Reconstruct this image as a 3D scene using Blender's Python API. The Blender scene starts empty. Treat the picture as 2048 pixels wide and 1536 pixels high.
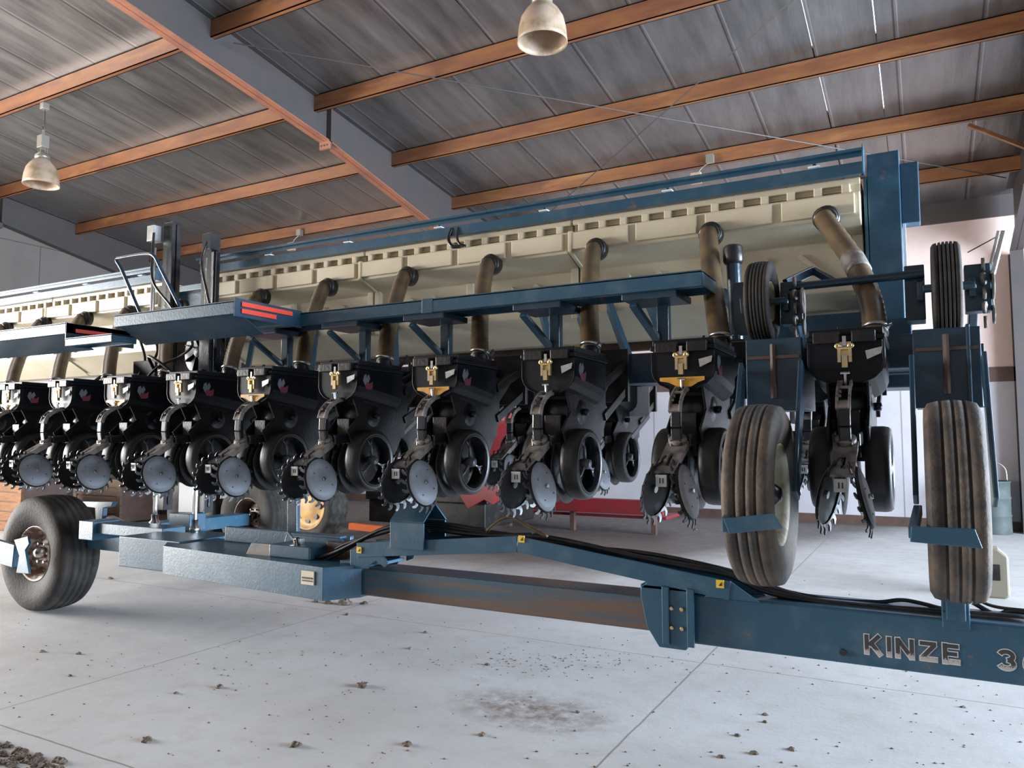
import bpy, math, random
from mathutils import Vector, Matrix
random.seed(7)
D = bpy.data
col = bpy.context.scene.collection
sc = bpy.context.scene

# ------------------------------------------------------------------ camera, world, light, exposure
F_PX, TH, PITCH, CAM_H = 1516.0, math.radians(28.6), math.atan(112/1516), 1.6
cd = D.cameras.new('camera'); cam = D.objects.new('camera', cd); col.objects.link(cam)
cd.sensor_width = 36; cd.lens = F_PX/2048*36; cd.clip_start = .05; cd.clip_end = 200
cam.location = (0, 0, CAM_H); cam.rotation_euler = (math.pi/2+PITCH, 0, TH)
sc.camera = cam
sc.view_settings.view_transform = 'Standard'; sc.view_settings.look = 'None'
sc.view_settings.gamma = 1; sc.view_settings.use_curve_mapping = False
sc.view_settings.exposure = 0.56
w = D.worlds.new('sky'); sc.world = w; w.use_nodes = True
w.node_tree.nodes['Background'].inputs[0].default_value = (.80, .90, 1, 1)
w.node_tree.nodes['Background'].inputs[1].default_value = 4.0

def area(name, loc, rot, sx, sy, power, color, spread=180):
    l = D.lights.new(name, 'AREA'); l.shape = 'RECTANGLE'; l.size = sx; l.size_y = sy
    l.energy = power; l.color = color; l.spread = math.radians(spread)
    o = D.objects.new(name, l); col.objects.link(o); o.location = loc; o.rotation_euler = rot
    return o
R90 = math.pi/2
area('daylight_left_door', (-17.2, .5, 2.3), (0, -R90, 0), 4.4, 7, 3300, (1, .97, .93))
area('daylight_right_door', (10.7, 7.5, 2.4), (0, R90, 0), 4.6, 9, 6000, (.66, .82, 1))

# camera maths: a photo pixel (2048x1536) at a known real distance -> world point
_s, _c, _sp, _cp = math.sin(TH), math.cos(TH), math.sin(PITCH), math.cos(PITCH)
_R = Vector((_c, _s, 0)); _V = Vector((-_s*_cp, _c*_cp, _sp)); _U = Vector((_s*_sp, -_c*_sp, _cp))
def at(px, py, X=None, Y=None, Z=None):
    d = _V + _R*((px-1024)/F_PX) + _U*((768-py)/F_PX)
    t = X/d.x if X is not None else Y/d.y if Y is not None else (Z-CAM_H)/d.z
    return Vector((d.x*t, d.y*t, CAM_H+d.z*t))

# ------------------------------------------------------------------ materials
def mat(name, c, rough=.5, metal=0, c2=None, scale=6, lo=.45, hi=.65, bump=0, bscale=40, emit=None, spec=.5, tr=0, stretch=None, c3=None, s3=20, t3=(.6, .68), coat=0):
    m = D.materials.new(name); m.use_nodes = True; nt = m.node_tree; b = nt.nodes['Principled BSDF']
    L = nt.links.new
    b.inputs['Roughness'].default_value = rough; b.inputs['Metallic'].default_value = metal
    b.inputs['Specular IOR Level'].default_value = spec
    b.inputs['Base Color'].default_value = (*c, 1)
    b.inputs['Coat Weight'].default_value = coat
    if tr: b.inputs['Transmission Weight'].default_value = tr
    tc = nt.nodes.new('ShaderNodeTexCoord'); src = tc.outputs['Object']
    if stretch:
        mp = nt.nodes.new('ShaderNodeMapping'); mp.inputs['Scale'].default_value = stretch; L(src, mp.inputs[0]); src = mp.outputs[0]
    def layer(prev, colr, s, a, z):
        n = nt.nodes.new('ShaderNodeTexNoise'); n.inputs['Scale'].default_value = s; n.inputs['Detail'].default_value = 6; n.inputs['Roughness'].default_value = .62
        L(src, n.inputs['Vector'])
        r = nt.nodes.new('ShaderNodeMapRange'); r.inputs[1].default_value = a; r.inputs[2].default_value = z; L(n.outputs[0], r.inputs[0])
        x = nt.nodes.new('ShaderNodeMix'); x.data_type = 'RGBA'; L(r.outputs[0], x.inputs[0])
        if isinstance(prev, tuple): x.inputs[6].default_value = (*prev, 1)
        else: L(prev, x.inputs[6])
        x.inputs[7].default_value = (*colr, 1)
        return x.outputs[2]
    cur = c
    if c2: cur = layer(cur, c2, scale, lo, hi)
    if c3: cur = layer(cur, c3, s3, *t3)
    if not isinstance(cur, tuple): L(cur, b.inputs['Base Color'])
    if bump:
        n = nt.nodes.new('ShaderNodeTexNoise'); n.inputs['Scale'].default_value = bscale; n.inputs['Detail'].default_value = 4; L(src, n.inputs['Vector'])
        bp = nt.nodes.new('ShaderNodeBump'); bp.inputs['Strength'].default_value = bump; bp.inputs['Distance'].default_value = .01
        L(n.outputs[0], bp.inputs['Height']); L(bp.outputs[0], b.inputs['Normal'])
    if emit: b.inputs['Emission Color'].default_value = (*emit[0], 1); b.inputs['Emission Strength'].default_value = emit[1]
    return m
M = {}
M['blue'] = mat('blue_paint', (.022, .075, .125), .34, 0, (.07, .12, .16), 5, .5, .75, .1, 60, c3=(.16, .11, .08), s3=9, t3=(.64, .74))
M['bluerust'] = mat('blue_paint_rusty', (.03, .08, .12), .5, 0, (.13, .07, .042), 2.0, .44, .60, .15, 60, stretch=(.3, 1, 7))
M['bluedark'] = mat('dark_blue_paint', (.012, .036, .062), .32, 0, (.04, .06, .08), 5, .5, .75, .1, 60)
M['black'] = mat('black_paint', (.009, .010, .013), .28, 0, (.035, .032, .03), 7, .5, .8, .1, 70)
M['blackdust'] = mat('black_paint_dusty', (.009, .0085, .009), .42, 0, (.028, .022, .018), 6, .45, .75, .2, 60, spec=.28)
M['plastic'] = mat('black_plastic', (.007, .008, .011), .42, 0, (.016, .016, .018), 5, .5, .8, spec=.18)
M['rubber'] = mat('dusty_rubber', (.017, .0155, .0145), .75, 0, (.05, .042, .034), 4, .42, .68, .35, 50, spec=.25)
M['rubmud'] = mat('muddy_rubber', (.028, .023, .020), .75, 0, (.095, .064, .043), 5, .4, .65, .4, 50)
M['gauge'] = mat('gauge_rubber', (.012, .011, .011), .45, 0, (.05, .035, .028), 4, .45, .7, .1, 40)
M['cream'] = mat('cream_plastic', (.66, .58, .43), .42, 0, (.57, .48, .33), 1.5, .45, .7, .04, 8)
M['rim'] = mat('cream_rim', (.30, .26, .17), .5, 0, (.16, .11, .07), 7, .48, .62)
M['rustrim'] = mat('rusty_white_rim', (.5, .46, .42), .5, 0, (.16, .08, .05), 7, .45, .55)
M['disc'] = mat('worn_steel', (.26, .275, .31), .6, .3, (.17, .17, .18), 5, .45, .65)
M['discback'] = mat('disc_back_black', (.007, .007, .008), .5, 0, (.02, .018, .016), 8, .5, .7, spec=.25)
M['steel'] = mat('bright_steel', (.55, .55, .56), .28, 1, (.3, .27, .24), 9, .5, .7)
M['chrome'] = mat('chrome', (.8, .8, .8), .12, 1)
M['cast'] = mat('dusty_casting', (.24, .21, .19), .5, .3, (.12, .10, .09), 12, .45, .6, .2, 60)
M['grey'] = mat('grey_plate', (.42, .42, .42), .35, .3, (.3, .28, .26), 9, .45, .65)
M['zinc'] = mat('yellow_zinc', (.72, .5, .2), .3, .8, (.5, .42, .3), 20, .4, .6)
M['yellow'] = mat('yellow_paint', (.62, .30, .02), .45, 0, (.35, .2, .06), 9, .5, .7)
M['hose'] = mat('brown_hose', (.13, .083, .036), .38, 0, (.07, .045, .03), 7, .4, .65)
M['clamp'] = mat('black_clamp', (.02, .018, .017), .35)
M['brownbar'] = mat('rusty_brown_bar', (.09, .045, .03), .5, 0, (.05, .03, .025), 5, .4, .7)
M['pivotrust'] = mat('dusty_blue_plate', (.20, .165, .13), .6, 0, (.05, .09, .12), 4, .5, .62)
M['red'] = mat('red_paint', (.20, .012, .016), .45, 0, (.11, .018, .02), 3, .4, .7)
M['orange'] = mat('orange_paint', (.62, .12, .03), .5)
M['tan'] = mat('yellow_wheel_paint', (.44, .25, .07), .55, 0, (.25, .14, .06), 4, .45, .65)
M['sticker'] = mat('yellow_sticker', (.75, .47, .03), .5)
M['dkink'] = mat('black_ink', (.015, .015, .015), .5)
M['paper'] = mat('cream_sticker', (.66, .58, .45), .6)
M['white'] = mat('pale_and_lit_plate', (.78, .82, .86), .35)  # white also paints strong light on shield plates, mast panel and tower edge
M['letterw'] = mat('letter_outline', (.62, .6, .58), .5)
M['letterd'] = mat('letter_fill', (.045, .04, .045), .5, 0, (.09, .08, .08), 60, .5, .7)
M['reflect'] = mat('red_reflector', (.62, .05, .025), .35)
M['hydraulic'] = mat('hydraulic_hose', (.012, .012, .014), .3, 0, (.06, .045, .035), 5, .5, .8)
M['purlin'] = mat('purlin_primer', (.20, .078, .027), .5, 0, (.13, .045, .022), 3, .4, .65, stretch=(.4, 2, 2), c3=(.26, .115, .045), s3=2.5, t3=(.55, .7))
M['rafter'] = mat('rafter_paint', (.058, .043, .040), .5, 0, (.045, .04, .04), 2, .4, .65)
M['flange'] = mat('rafter_flange_primer', (.25, .095, .05), .5, 0, (.18, .07, .05), 3, .4, .65)
M['shade'] = mat('lamp_glass', (.46, .33, .245), .5, 0, (.30, .21, .11), 7, .45, .65, tr=.25)
M['lampmetal'] = mat('lamp_metal', (.28, .26, .22), .4, .6)
M['soil'] = mat('dry_soil', (.075, .05, .035), .9, 0, (.16, .12, .09), 20, .45, .6, .5, 60)
M['wood'] = mat('tan_wood', (.17, .075, .025), .8, 0, (.12, .05, .02), 6, stretch=(1, 1, 6))
M['wooddark'] = mat('brown_wood', (.10, .06, .035), .7, 0, (.06, .04, .03), 6, stretch=(1, 1, 6))
M['spoke'] = mat('wheel_spoke', (.16, .165, .18), .35, .5, (.06, .06, .065), 12, .45, .6)
M['drum'] = mat('drum_paint', (.045, .055, .052), .7, 0, (.03, .038, .036), 4, .4, .6)
M['beige'] = mat('beige_plastic', (.17, .145, .105), .5)
M['pink'] = mat('decal_pink', (.27, .06, .10), .5); M['decal'] = mat('decal_pale', (.24, .27, .34), .5)

def nodes_mat(name):
    m = D.materials.new(name); m.use_nodes = True
    return m, m.node_tree, m.node_tree.nodes['Principled BSDF']
def mth(nt, op, a, b=None, c=None):
    n = nt.nodes.new('ShaderNodeMath'); n.operation = op
    for i, v in enumerate((a, b, c)):
        if v is None: continue
        if isinstance(v, (int, float)): n.inputs[i].default_value = v
        else: nt.links.new(v, n.inputs[i])
    return n.outputs[0]
def mixc(nt, f, a, b):
    x = nt.nodes.new('ShaderNodeMix'); x.data_type = 'RGBA'
    for i, v in ((0, f), (6, a), (7, b)):
        if isinstance(v, (int, float)): x.inputs[i].default_value = v
        elif isinstance(v, tuple): x.inputs[i].default_value = (*v, 1)
        else: nt.links.new(v, x.inputs[i])
    return x.outputs[2]
def noise(nt, vec, s, d=5, r=.6):
    n = nt.nodes.new('ShaderNodeTexNoise'); n.inputs['Scale'].default_value = s; n.inputs['Detail'].default_value = d; n.inputs['Roughness'].default_value = r
    nt.links.new(vec, n.inputs['Vector']); return n.outputs[0]
def rng(nt, v, a, b, c=0, d=1):
    r = nt.nodes.new('ShaderNodeMapRange'); nt.links.new(v, r.inputs[0])
    for i, q in ((1, a), (2, b), (3, c), (4, d)): r.inputs[i].default_value = q
    return r.outputs[0]

def foil_mat():      # foil faced insulation boards: seams every 0.955 m, wrinkles
    m, nt, b = nodes_mat('foil_insulation'); L = nt.links.new
    tc = nt.nodes.new('ShaderNodeTexCoord'); sep = nt.nodes.new('ShaderNodeSeparateXYZ'); L(tc.outputs['Object'], sep.inputs[0])
    u = mth(nt, 'DIVIDE', mth(nt, 'ADD', sep.outputs[0], 4.95+95.5), .955)
    fr = mth(nt, 'FRACT', u); d = mth(nt, 'MINIMUM', fr, mth(nt, 'SUBTRACT', 1.0, fr))
    seam = mth(nt, 'LESS_THAN', d, .012)
    d2 = mth(nt, 'LESS_THAN', mth(nt, 'ABSOLUTE', mth(nt, 'SUBTRACT', fr, .045)), .008)
    wn = nt.nodes.new('ShaderNodeTexWhiteNoise'); wn.noise_dimensions = '1D'; L(mth(nt, 'FLOOR', u), wn.inputs['W'])
    mp = nt.nodes.new('ShaderNodeMapping'); mp.inputs['Scale'].default_value = (3, .5, 1); L(tc.outputs['Object'], mp.inputs[0])
    n = noise(nt, mp.outputs[0], 1.3)
    base = mixc(nt, rng(nt, n, .35, .7), (.17, .163, .158), (.29, .275, .265))
    base = mixc(nt, rng(nt, wn.outputs[0], 0, 1, 0, .35), base, (.30, .27, .26))
    base = mixc(nt, mth(nt, 'MULTIPLY', d2, .4), base, (.6, .6, .6))
    base = mixc(nt, mth(nt, 'MULTIPLY', seam, .8), base, (.08, .06, .06))
    L(base, b.inputs['Base Color']); b.inputs['Metallic'].default_value = .8
    L(rng(nt, n, .3, .7, .26, .42), b.inputs['Roughness'])
    h = mth(nt, 'ADD', noise(nt, mp.outputs[0], 3.0, 3), mth(nt, 'MULTIPLY', seam, -1.5))
    bp = nt.nodes.new('ShaderNodeBump'); bp.inputs['Strength'].default_value = .25; bp.inputs['Distance'].default_value = .03
    L(h, bp.inputs['Height']); L(bp.outputs[0], b.inputs['Normal'])
    return m
M['foil'] = foil_mat()

def floor_mat():
    m, nt, b = nodes_mat('concrete_floor'); L = nt.links.new
    tc = nt.nodes.new('ShaderNodeTexCoord'); P = tc.outputs['Object']; sep = nt.nodes.new('ShaderNodeSeparateXYZ'); L(P, sep.inputs[0])
    def joint(out, off, step, wd):
        fr = mth(nt, 'FRACT', mth(nt, 'DIVIDE', mth(nt, 'ADD', out, off+step*20), step))
        return mth(nt, 'LESS_THAN', mth(nt, 'MINIMUM', fr, mth(nt, 'SUBTRACT', 1.0, fr)), wd/step)
    wob = mth(nt, 'MULTIPLY', noise(nt, P, 3), .02)
    j = mth(nt, 'MAXIMUM', joint(mth(nt, 'ADD', sep.outputs[0], wob), 1.47, 3.42, .006), joint(mth(nt, 'ADD', sep.outputs[1], wob), -2.49, 3.08, .006))
    n1 = noise(nt, P, .6); n2 = noise(nt, P, 5); n3 = noise(nt, P, 28, 6, .7)
    base = mixc(nt, rng(nt, n1, .35, .65), (.40, .385, .375), (.50, .49, .485))
    base = mixc(nt, rng(nt, n2, .5, .75, 0, .55), base, (.36, .32, .285))
    base = mixc(nt, rng(nt, n3, .62, .72, 0, .55), base, (.22, .17, .13))
    # trodden soil stain near (-2.2, 4.1)
    def blob(x, y, rx, ry):
        dx = mth(nt, 'DIVIDE', mth(nt, 'SUBTRACT', sep.outputs[0], x), rx); dy = mth(nt, 'DIVIDE', mth(nt, 'SUBTRACT', sep.outputs[1], y), ry)
        r = mth(nt, 'ADD', mth(nt, 'MULTIPLY', dx, dx), mth(nt, 'MULTIPLY', dy, dy))
        return mth(nt, 'MULTIPLY', rng(nt, r, 1, 0, 0, 1), rng(nt, noise(nt, P, 9, 6, .75), .36, .6))
    base = mixc(nt, mth(nt, 'MULTIPLY', blob(-2.12, 4.12, .62, .36), .95), base, (.15, .11, .085))
    e = mth(nt, 'SUBTRACT', mth(nt, 'SUBTRACT', sep.outputs[1], 9.3), mth(nt, 'MULTIPLY', mth(nt, 'ADD', sep.outputs[0], 3.3), 2.2))  # brown dirt tone, also painting in the unlit far floor past a diagonal
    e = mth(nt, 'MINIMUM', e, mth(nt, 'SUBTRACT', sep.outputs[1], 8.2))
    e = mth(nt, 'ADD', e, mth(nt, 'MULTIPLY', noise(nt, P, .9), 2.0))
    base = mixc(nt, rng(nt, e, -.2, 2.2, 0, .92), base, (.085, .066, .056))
    base = mixc(nt, mth(nt, 'MULTIPLY', j, .75), base, (.16, .13, .115))
    L(base, b.inputs['Base Color']); L(rng(nt, n2, .3, .7, .42, .6), b.inputs['Roughness'])
    bp = nt.nodes.new('ShaderNodeBump'); bp.inputs['Strength'].default_value = .2; bp.inputs['Distance'].default_value = .01
    L(mth(nt, 'ADD', n3, mth(nt, 'MULTIPLY', j, -1.0)), bp.inputs['Height']); L(bp.outputs[0], b.inputs['Normal'])
    return m
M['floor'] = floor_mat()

def wall_mat(name, c1, c2, bw, bh, mortar):
    m, nt, b = nodes_mat(name); L = nt.links.new
    tc = nt.nodes.new('ShaderNodeTexCoord'); sep = nt.nodes.new('ShaderNodeSeparateXYZ'); L(tc.outputs['Object'], sep.inputs[0])
    cb = nt.nodes.new('ShaderNodeCombineXYZ'); L(mth(nt, 'ADD', sep.outputs[0], sep.outputs[1]), cb.inputs[0]); L(sep.outputs[2], cb.inputs[1])
    br = nt.nodes.new('ShaderNodeTexBrick'); L(cb.outputs[0], br.inputs['Vector']); br.inputs['Scale'].default_value = 1
    br.inputs['Brick Width'].default_value = bw; br.inputs['Row Height'].default_value = bh; br.inputs['Mortar Size'].default_value = .012
    br.inputs['Color1'].default_value = (*c1, 1); br.inputs['Color2'].default_value = (*c2, 1); br.inputs['Mortar'].default_value = (*mortar, 1)
    n = noise(nt, tc.outputs['Object'], 1.1)
    L(mixc(nt, rng(nt, n, .45, .75, 0, .4), br.outputs[0], tuple(.6*v for v in c1)), b.inputs['Base Color']); b.inputs['Roughness'].default_value = .8
    return m
M['wallup'] = wall_mat('pink_panel_wall', (.50, .36, .31), (.48, .345, .30), 3.1, 2.9, (.38, .27, .24))
M['walllow'] = wall_mat('pale_panel_wall', (.40, .36, .37), (.38, .35, .36), 2.4, 3, (.20, .17, .17))
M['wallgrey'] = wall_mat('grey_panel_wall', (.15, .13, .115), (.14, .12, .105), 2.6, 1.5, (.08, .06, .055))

nt = M['letterd'].node_tree; _b = nt.nodes['Principled BSDF']; _tc = nt.nodes.new('ShaderNodeTexCoord'); _sp2 = nt.nodes.new('ShaderNodeSeparateXYZ'); nt.links.new(_tc.outputs['Object'], _sp2.inputs[0])
nt.links.new(mixc(nt, mth(nt, 'GREATER_THAN', mth(nt, 'ADD', rng(nt, _sp2.outputs[2], .735, .688), mth(nt, 'MULTIPLY', noise(nt, _tc.outputs['Object'], 260, 2), .9)), 1.05), (.04, .036, .04), (.42, .38, .35)), _b.inputs['Base Color'])
# ------------------------------------------------------------------ mesh builder
def fr_of(d, up=Vector((0, 0, 1))):
    d = Vector(d).normalized()
    a = d.cross(up)
    if a.length < 1e-4: a = d.cross(Vector((1, 0, 0)))
    a.normalize(); return d, a, a.cross(d).normalized()
class MB:
    def __init__(s): s.v = []; s.f = []; s.m = []; s.sm = []
    def add(s, vs, fs, m=0, smooth=False):
        o = len(s.v); s.v += [tuple(v) for v in vs]
        for f in fs: s.f.append([i+o for i in f]); s.m.append(m); s.sm.append(smooth)
        return s
    def box(s, x0, x1, y0, y1, z0, z1, m=0):
        vs = [(x, y, z) for z in (z0, z1) for y in (y0, y1) for x in (x0, x1)]
        return s.add(vs, [(0, 2, 3, 1), (4, 5, 7, 6), (0, 1, 5, 4), (2, 6, 7, 3), (0, 4, 6, 2), (1, 3, 7, 5)], m)
    def bar(s, p, q, w, h, m=0, up=(0, 0, 1)):
        p = Vector(p); q = Vector(q); d, a, b = fr_of(q-p, Vector(up))
        vs = [e + a*sx*w/2 + b*sy*h/2 for e in (p, q) for sy in (-1, 1) for sx in (-1, 1)]
        return s.add(vs, [(0, 1, 3, 2), (4, 6, 7, 5), (0, 4, 5, 1), (2, 3, 7, 6), (0, 2, 6, 4), (1, 5, 7, 3)], m)
    def tube(s, pts, r, n=10, m=0, smooth=True, ridge=None):
        pts = [Vector(p) for p in pts]; N = len(pts); vs = []; ref = None
        for i, p in enumerate(pts):
            t = (pts[min(i+1, N-1)]-pts[max(i-1, 0)]).normalized()
            if ref is None: _, a, b = fr_of(t)
            else:
                a = (ref - t*ref.dot(t)).normalized(); b = a.cross(t)
            ref = a
            rr = r[i] if isinstance(r, (list, tuple)) else r
            if ridge: rr *= 1 if i % 2 else ridge
            vs += [p + (a*math.cos(k*2*math.pi/n) + b*math.sin(k*2*math.pi/n))*rr for k in range(n)]
        fs = [(i*n+k, i*n+(k+1) % n, (i+1)*n+(k+1) % n, (i+1)*n+k) for i in range(N-1) for k in range(n)]
        fs += [tuple(range(n))[::-1], tuple((N-1)*n+k for k in range(n))]
        return s.add(vs, fs, m, smooth)
    def lathe(s, prof, o, d, n=32, m=0, smooth=True, closed=False, mod=None):
        o = Vector(o); d, a, b = fr_of(d); vs = []
        for (r, h) in prof:
            for k in range(n):
                t = k*2*math.pi/n; rr = mod(r, h, k) if mod else r
                vs.append(o + d*h + (a*math.cos(t)+b*math.sin(t))*rr)
        P = len(prof); J = P if closed else P-1
        fs = [(i*n+k, i*n+(k+1) % n, ((i+1) % P)*n+(k+1) % n, ((i+1) % P)*n+k) for i in range(J) for k in range(n)]
        if not closed:
            if prof[0][0] > 1e-5: fs.append(tuple(range(n))[::-1])
            if prof[-1][0] > 1e-5: fs.append(tuple((P-1)*n+k for k in range(n)))
        return s.add(vs, fs, m, smooth)
    def cyl(s, p, q, r, n=16, m=0):
        p = Vector(p); q = Vector(q); return s.lathe([(r, 0), (r, (q-p).length)], p, q-p, n, m, smooth=False)
    def prism(s, poly, ax, a, b, m=0):
        def pt(u, v, w): return {'x': (w, u, v), 'y': (u, w, v), 'z': (u, v, w)}[ax]
        n = len(poly); vs = [pt(u, v, a) for u, v in poly] + [pt(u, v, b) for u, v in poly]
        return s.add(vs, [tuple(range(n)), tuple(range(2*n-1, n-1, -1))] + [(i, i+n, (i+1) % n+n, (i+1) % n) for i in range(n)], m)
    def plate(s, poly, nrm, th, m=0):       # 3-D polygon with thickness
        nrm = Vector(nrm).normalized()*th; n = len(poly); P = [Vector(p) for p in poly]
        return s.add(P+[p+nrm for p in P], [tuple(range(n))[::-1], tuple(range(n, 2*n))] + [(i, (i+1) % n, (i+1) % n+n, i+n) for i in range(n)], m)
    def build(s, name, mats, parent=None, bevel=0, **props):
        me = D.meshes.new(name); me.from_pydata(s.v, [], s.f)
        if isinstance(mats, str): mats = [mats]
        for k in mats: me.materials.append(M[k])
        me.polygons.foreach_set('material_index', s.m); me.polygons.foreach_set('use_smooth', s.sm)
        import bmesh
        bm = bmesh.new(); bm.from_mesh(me); bmesh.ops.recalc_face_normals(bm, faces=bm.faces); bm.to_mesh(me); bm.free()
        o = D.objects.new(name, me); col.objects.link(o)
        if parent is not None:
            o.parent = parent
            off = OFF.get(parent.name, Vector((0, 0, 0))); o.location = -off
        if bevel:
            bv = o.modifiers.new('edge', 'BEVEL'); bv.width = bevel; bv.segments = 2; bv.limit_method = 'ANGLE'; bv.angle_limit = .7
        for k, v in props.items(): o[k] = v
        return o
OFF = {}       # world offset of parents that are not at the origin (their children are built in world space)
def empty(name, loc, **props):
    o = D.objects.new(name, None); col.objects.link(o); o.location = loc; OFF[o.name] = Vector(loc)
    for k, v in props.items(): o[k] = v
    return o
def spl(pts, n=8):          # Catmull-Rom
    P = [Vector(p) for p in pts]; P = [2*P[0]-P[1]]+P+[2*P[-1]-P[-2]]; out = []
    for i in range(1, len(P)-2):
        for k in range(n):
            t = k/n; a, b, c, d = P[i-1:i+3]
            out.append(.5*((2*b)+(c-a)*t+(2*a-5*b+4*c-d)*t*t+(3*b-a-3*c+d)*t**3))
    return out+[P[-2]]

# ------------------------------------------------------------------ building shell
RZ = lambda y: 8.03-.127*y
XL, XR, YF, YB = -17.6, 11.0, -7.0, 16.0
S = 'structure'
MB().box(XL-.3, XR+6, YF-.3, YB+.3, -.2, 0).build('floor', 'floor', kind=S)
def roof_strip(mb, x0, x1, y0, y1, t=.06, up=0):
    vs = [(x, y, RZ(y)+up+z) for z in (0, t) for y in (y0, y1) for x in (x0, x1)]
    mb.add(vs, [(0, 2, 3, 1), (4, 5, 7, 6), (0, 1, 5, 4), (2, 6, 7, 3), (0, 4, 6, 2), (1, 3, 7, 5)])
slits = {-4.95: [(7.8, 8.4), (9.0, 10.2), (11.1, 12.2), (13.0, 13.3)], -.38: [(9.6, 10.4), (11.1, 12.3)], -1.13: [(9.2, 10.4), (11.1, 12.1)], 1.8: [(9, 12)]}
rb = MB(); xs = sorted(slits); g = .006; prev = XL-.3
for x in xs: roof_strip(rb, prev, x-g, YF-.3, YB+.3); prev = x+g
roof_strip(rb, prev, XR+.3, YF-.3, YB+.3)
for x in xs:
    y = YF-.3
    for a, b in slits[x]: roof_strip(rb, x-.05, x+.05, y, a, .03, .065); y = b
    roof_strip(rb, x-.05, x+.05, y, YB+.3, .03, .065)
rb.build('ceiling', 'foil', kind=S)
MB().box(XL-.3, XR+.3, YB, YB+.25, 0, 2.64).build('wall_back', 'walllow', kind=S)
MB().box(XL-.3, XR+.3, YB, YB+.25, 2.9, 5.62).build('wall_back_upper', 'wallup', kind=S)
MB().box(XL-.3, XR+.3, YB-.03, YB+.25, 2.64, 2.9).build('trim_1', 'brownbar', kind=S)
MB().box(XL-.3, XR+.3, YB-.05, YB+.25, 5.62, 6.02).build('trim_2', 'rafter', kind=S)
MB().box(XL, XR, YB-.02, YB, 0, .17).build('wall_foot_strip', 'brownbar', kind=S)  # brown strip along the foot of the back wall
def yz_wall(name, x0, x1, y0, y1, z0, m):
    MB().prism([(y0, z0), (y1, z0), (y1, RZ(y1)), (y0, RZ(y0))], 'x', x0, x1).build(name, m, kind=S)
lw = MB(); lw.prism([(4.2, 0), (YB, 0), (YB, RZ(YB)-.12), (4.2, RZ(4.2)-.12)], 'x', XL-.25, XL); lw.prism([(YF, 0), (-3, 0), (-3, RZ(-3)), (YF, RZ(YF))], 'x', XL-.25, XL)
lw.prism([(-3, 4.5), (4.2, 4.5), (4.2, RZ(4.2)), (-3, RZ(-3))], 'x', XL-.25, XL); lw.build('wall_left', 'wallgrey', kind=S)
rw = MB(); rw.prism([(12.2, 0), (YB, 0), (YB, RZ(YB)), (12.2, RZ(12.2))], 'x', XR, XR+.25); rw.prism([(YF, 0), (3, 0), (3, RZ(3)), (YF, RZ(YF))], 'x', XR, XR+.25)
rw.prism([(3, 4.8), (12.2, 4.8), (12.2, RZ(12.2)), (3, RZ(3))], 'x', XR, XR+.25); rw.build('wall_right', 'walllow', kind=S)
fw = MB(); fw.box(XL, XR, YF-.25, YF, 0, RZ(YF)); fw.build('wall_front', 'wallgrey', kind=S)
# purlins (C sections), laid along the roof, butted at the rafters
for k, y in enumerate([-5.1, -3.15, -1.2, .75, 2.7, 4.65, 6.6, 8.55, 10.5, 12.45, 14.4]):
    pb = MB(); z = RZ(y)-.005; h = .25
    pb.box(XL, XR, y, y+.012, z-h, z); pb.box(XL, XR, y, y+.075, z-h, z-h+.012); pb.box(XL, XR, y-.0, y+.075, z-.012, z)
    pb.box(XL, XR, y+.063, y+.075, z-h, z-h+.03)
    pb.build('trim_%d' % (k+3), 'purlin', kind=S)
# rafters: tapered I beams under the roof, with haunch and column on the back wall
def rafter(x, n, col_=True):
    rb = MB(); t = .012
    top = lambda y: RZ(y)-.012
    bot = lambda y: RZ(y)-.62-(max(0, y-8.8)*.075)
    ys = [YF, 0, 5, 8.8, 12, 15.7]
    poly = [(y, bot(y)) for y in ys]+[(y, top(y)) for y in reversed(ys)]
    rb.prism(poly, 'x', x-t/2, x+t/2, 0)
    for fn, m in ((bot, 1), (top, 0)):
        for a, b in zip(ys, ys[1:]):
            za, zb = fn(a), fn(b)
            rb.add([(x-.1, a, za), (x+.1, a, za), (x+.1, b, zb), (x-.1, b, zb), (x-.1, a, za+.016), (x+.1, a, za+.016), (x+.1, b, zb+.016), (x-.1, b, zb+.016)],
                   [(0, 3, 2, 1), (4, 5, 6, 7), (0, 1, 5, 4), (1, 2, 6, 5), (2, 3, 7, 6), (3, 0, 4, 7)], m)
    rb.box(x-.1, x+.1, 8.84, 8.87, bot(8.85)-.11, top(8.85), 0)      # splice plate
    rb.box(x-.1, x+.1, 8.80, 8.84, bot(8.85)-.11, bot(8.85)+.02, 1)
    for dx in (-.06, 0, .06): rb.cyl((x+dx, 8.79, bot(8.85)-.055), (x+dx, 8.81, bot(8.85)-.055), .013, 6, 0)
    rb.box(x-.1, x+.1, 15.66, 15.68, 0, bot(15.66), 0); rb.box(x-.1, x+.1, 15.97, 15.99, 0, bot(15.66), 0); rb.box(x-.006, x+.006, 15.68, 15.97, 0, bot(15.66), 0)
    rb.build('trim_%d' % n, ['rafter', 'flange' if n == 14 else 'rafter'], kind=S)
rafter(-8.17, 14); rafter(1.5, 15); rafter(XL+.12, 16); rafter(XR-.12, 17)
# cross bracing rods under the roof
for n, (a, b) in enumerate([((-7.95, 6.8), (1.3, 14.6)), ((-8.0, 14.6), (1.3, 6.8))]):
    MB().cyl((a[0], a[1], RZ(a[1])-.27), (b[0], b[1], RZ(b[1])-.27), .009, 6).build('trim_%d' % (18+n), 'rafter', kind=S)
MB().bar(at(1936, 250, Y=12.45), at(2060, 298, Y=12.7), .05, .05).build('trim_20', 'purlin', kind=S)

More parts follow.
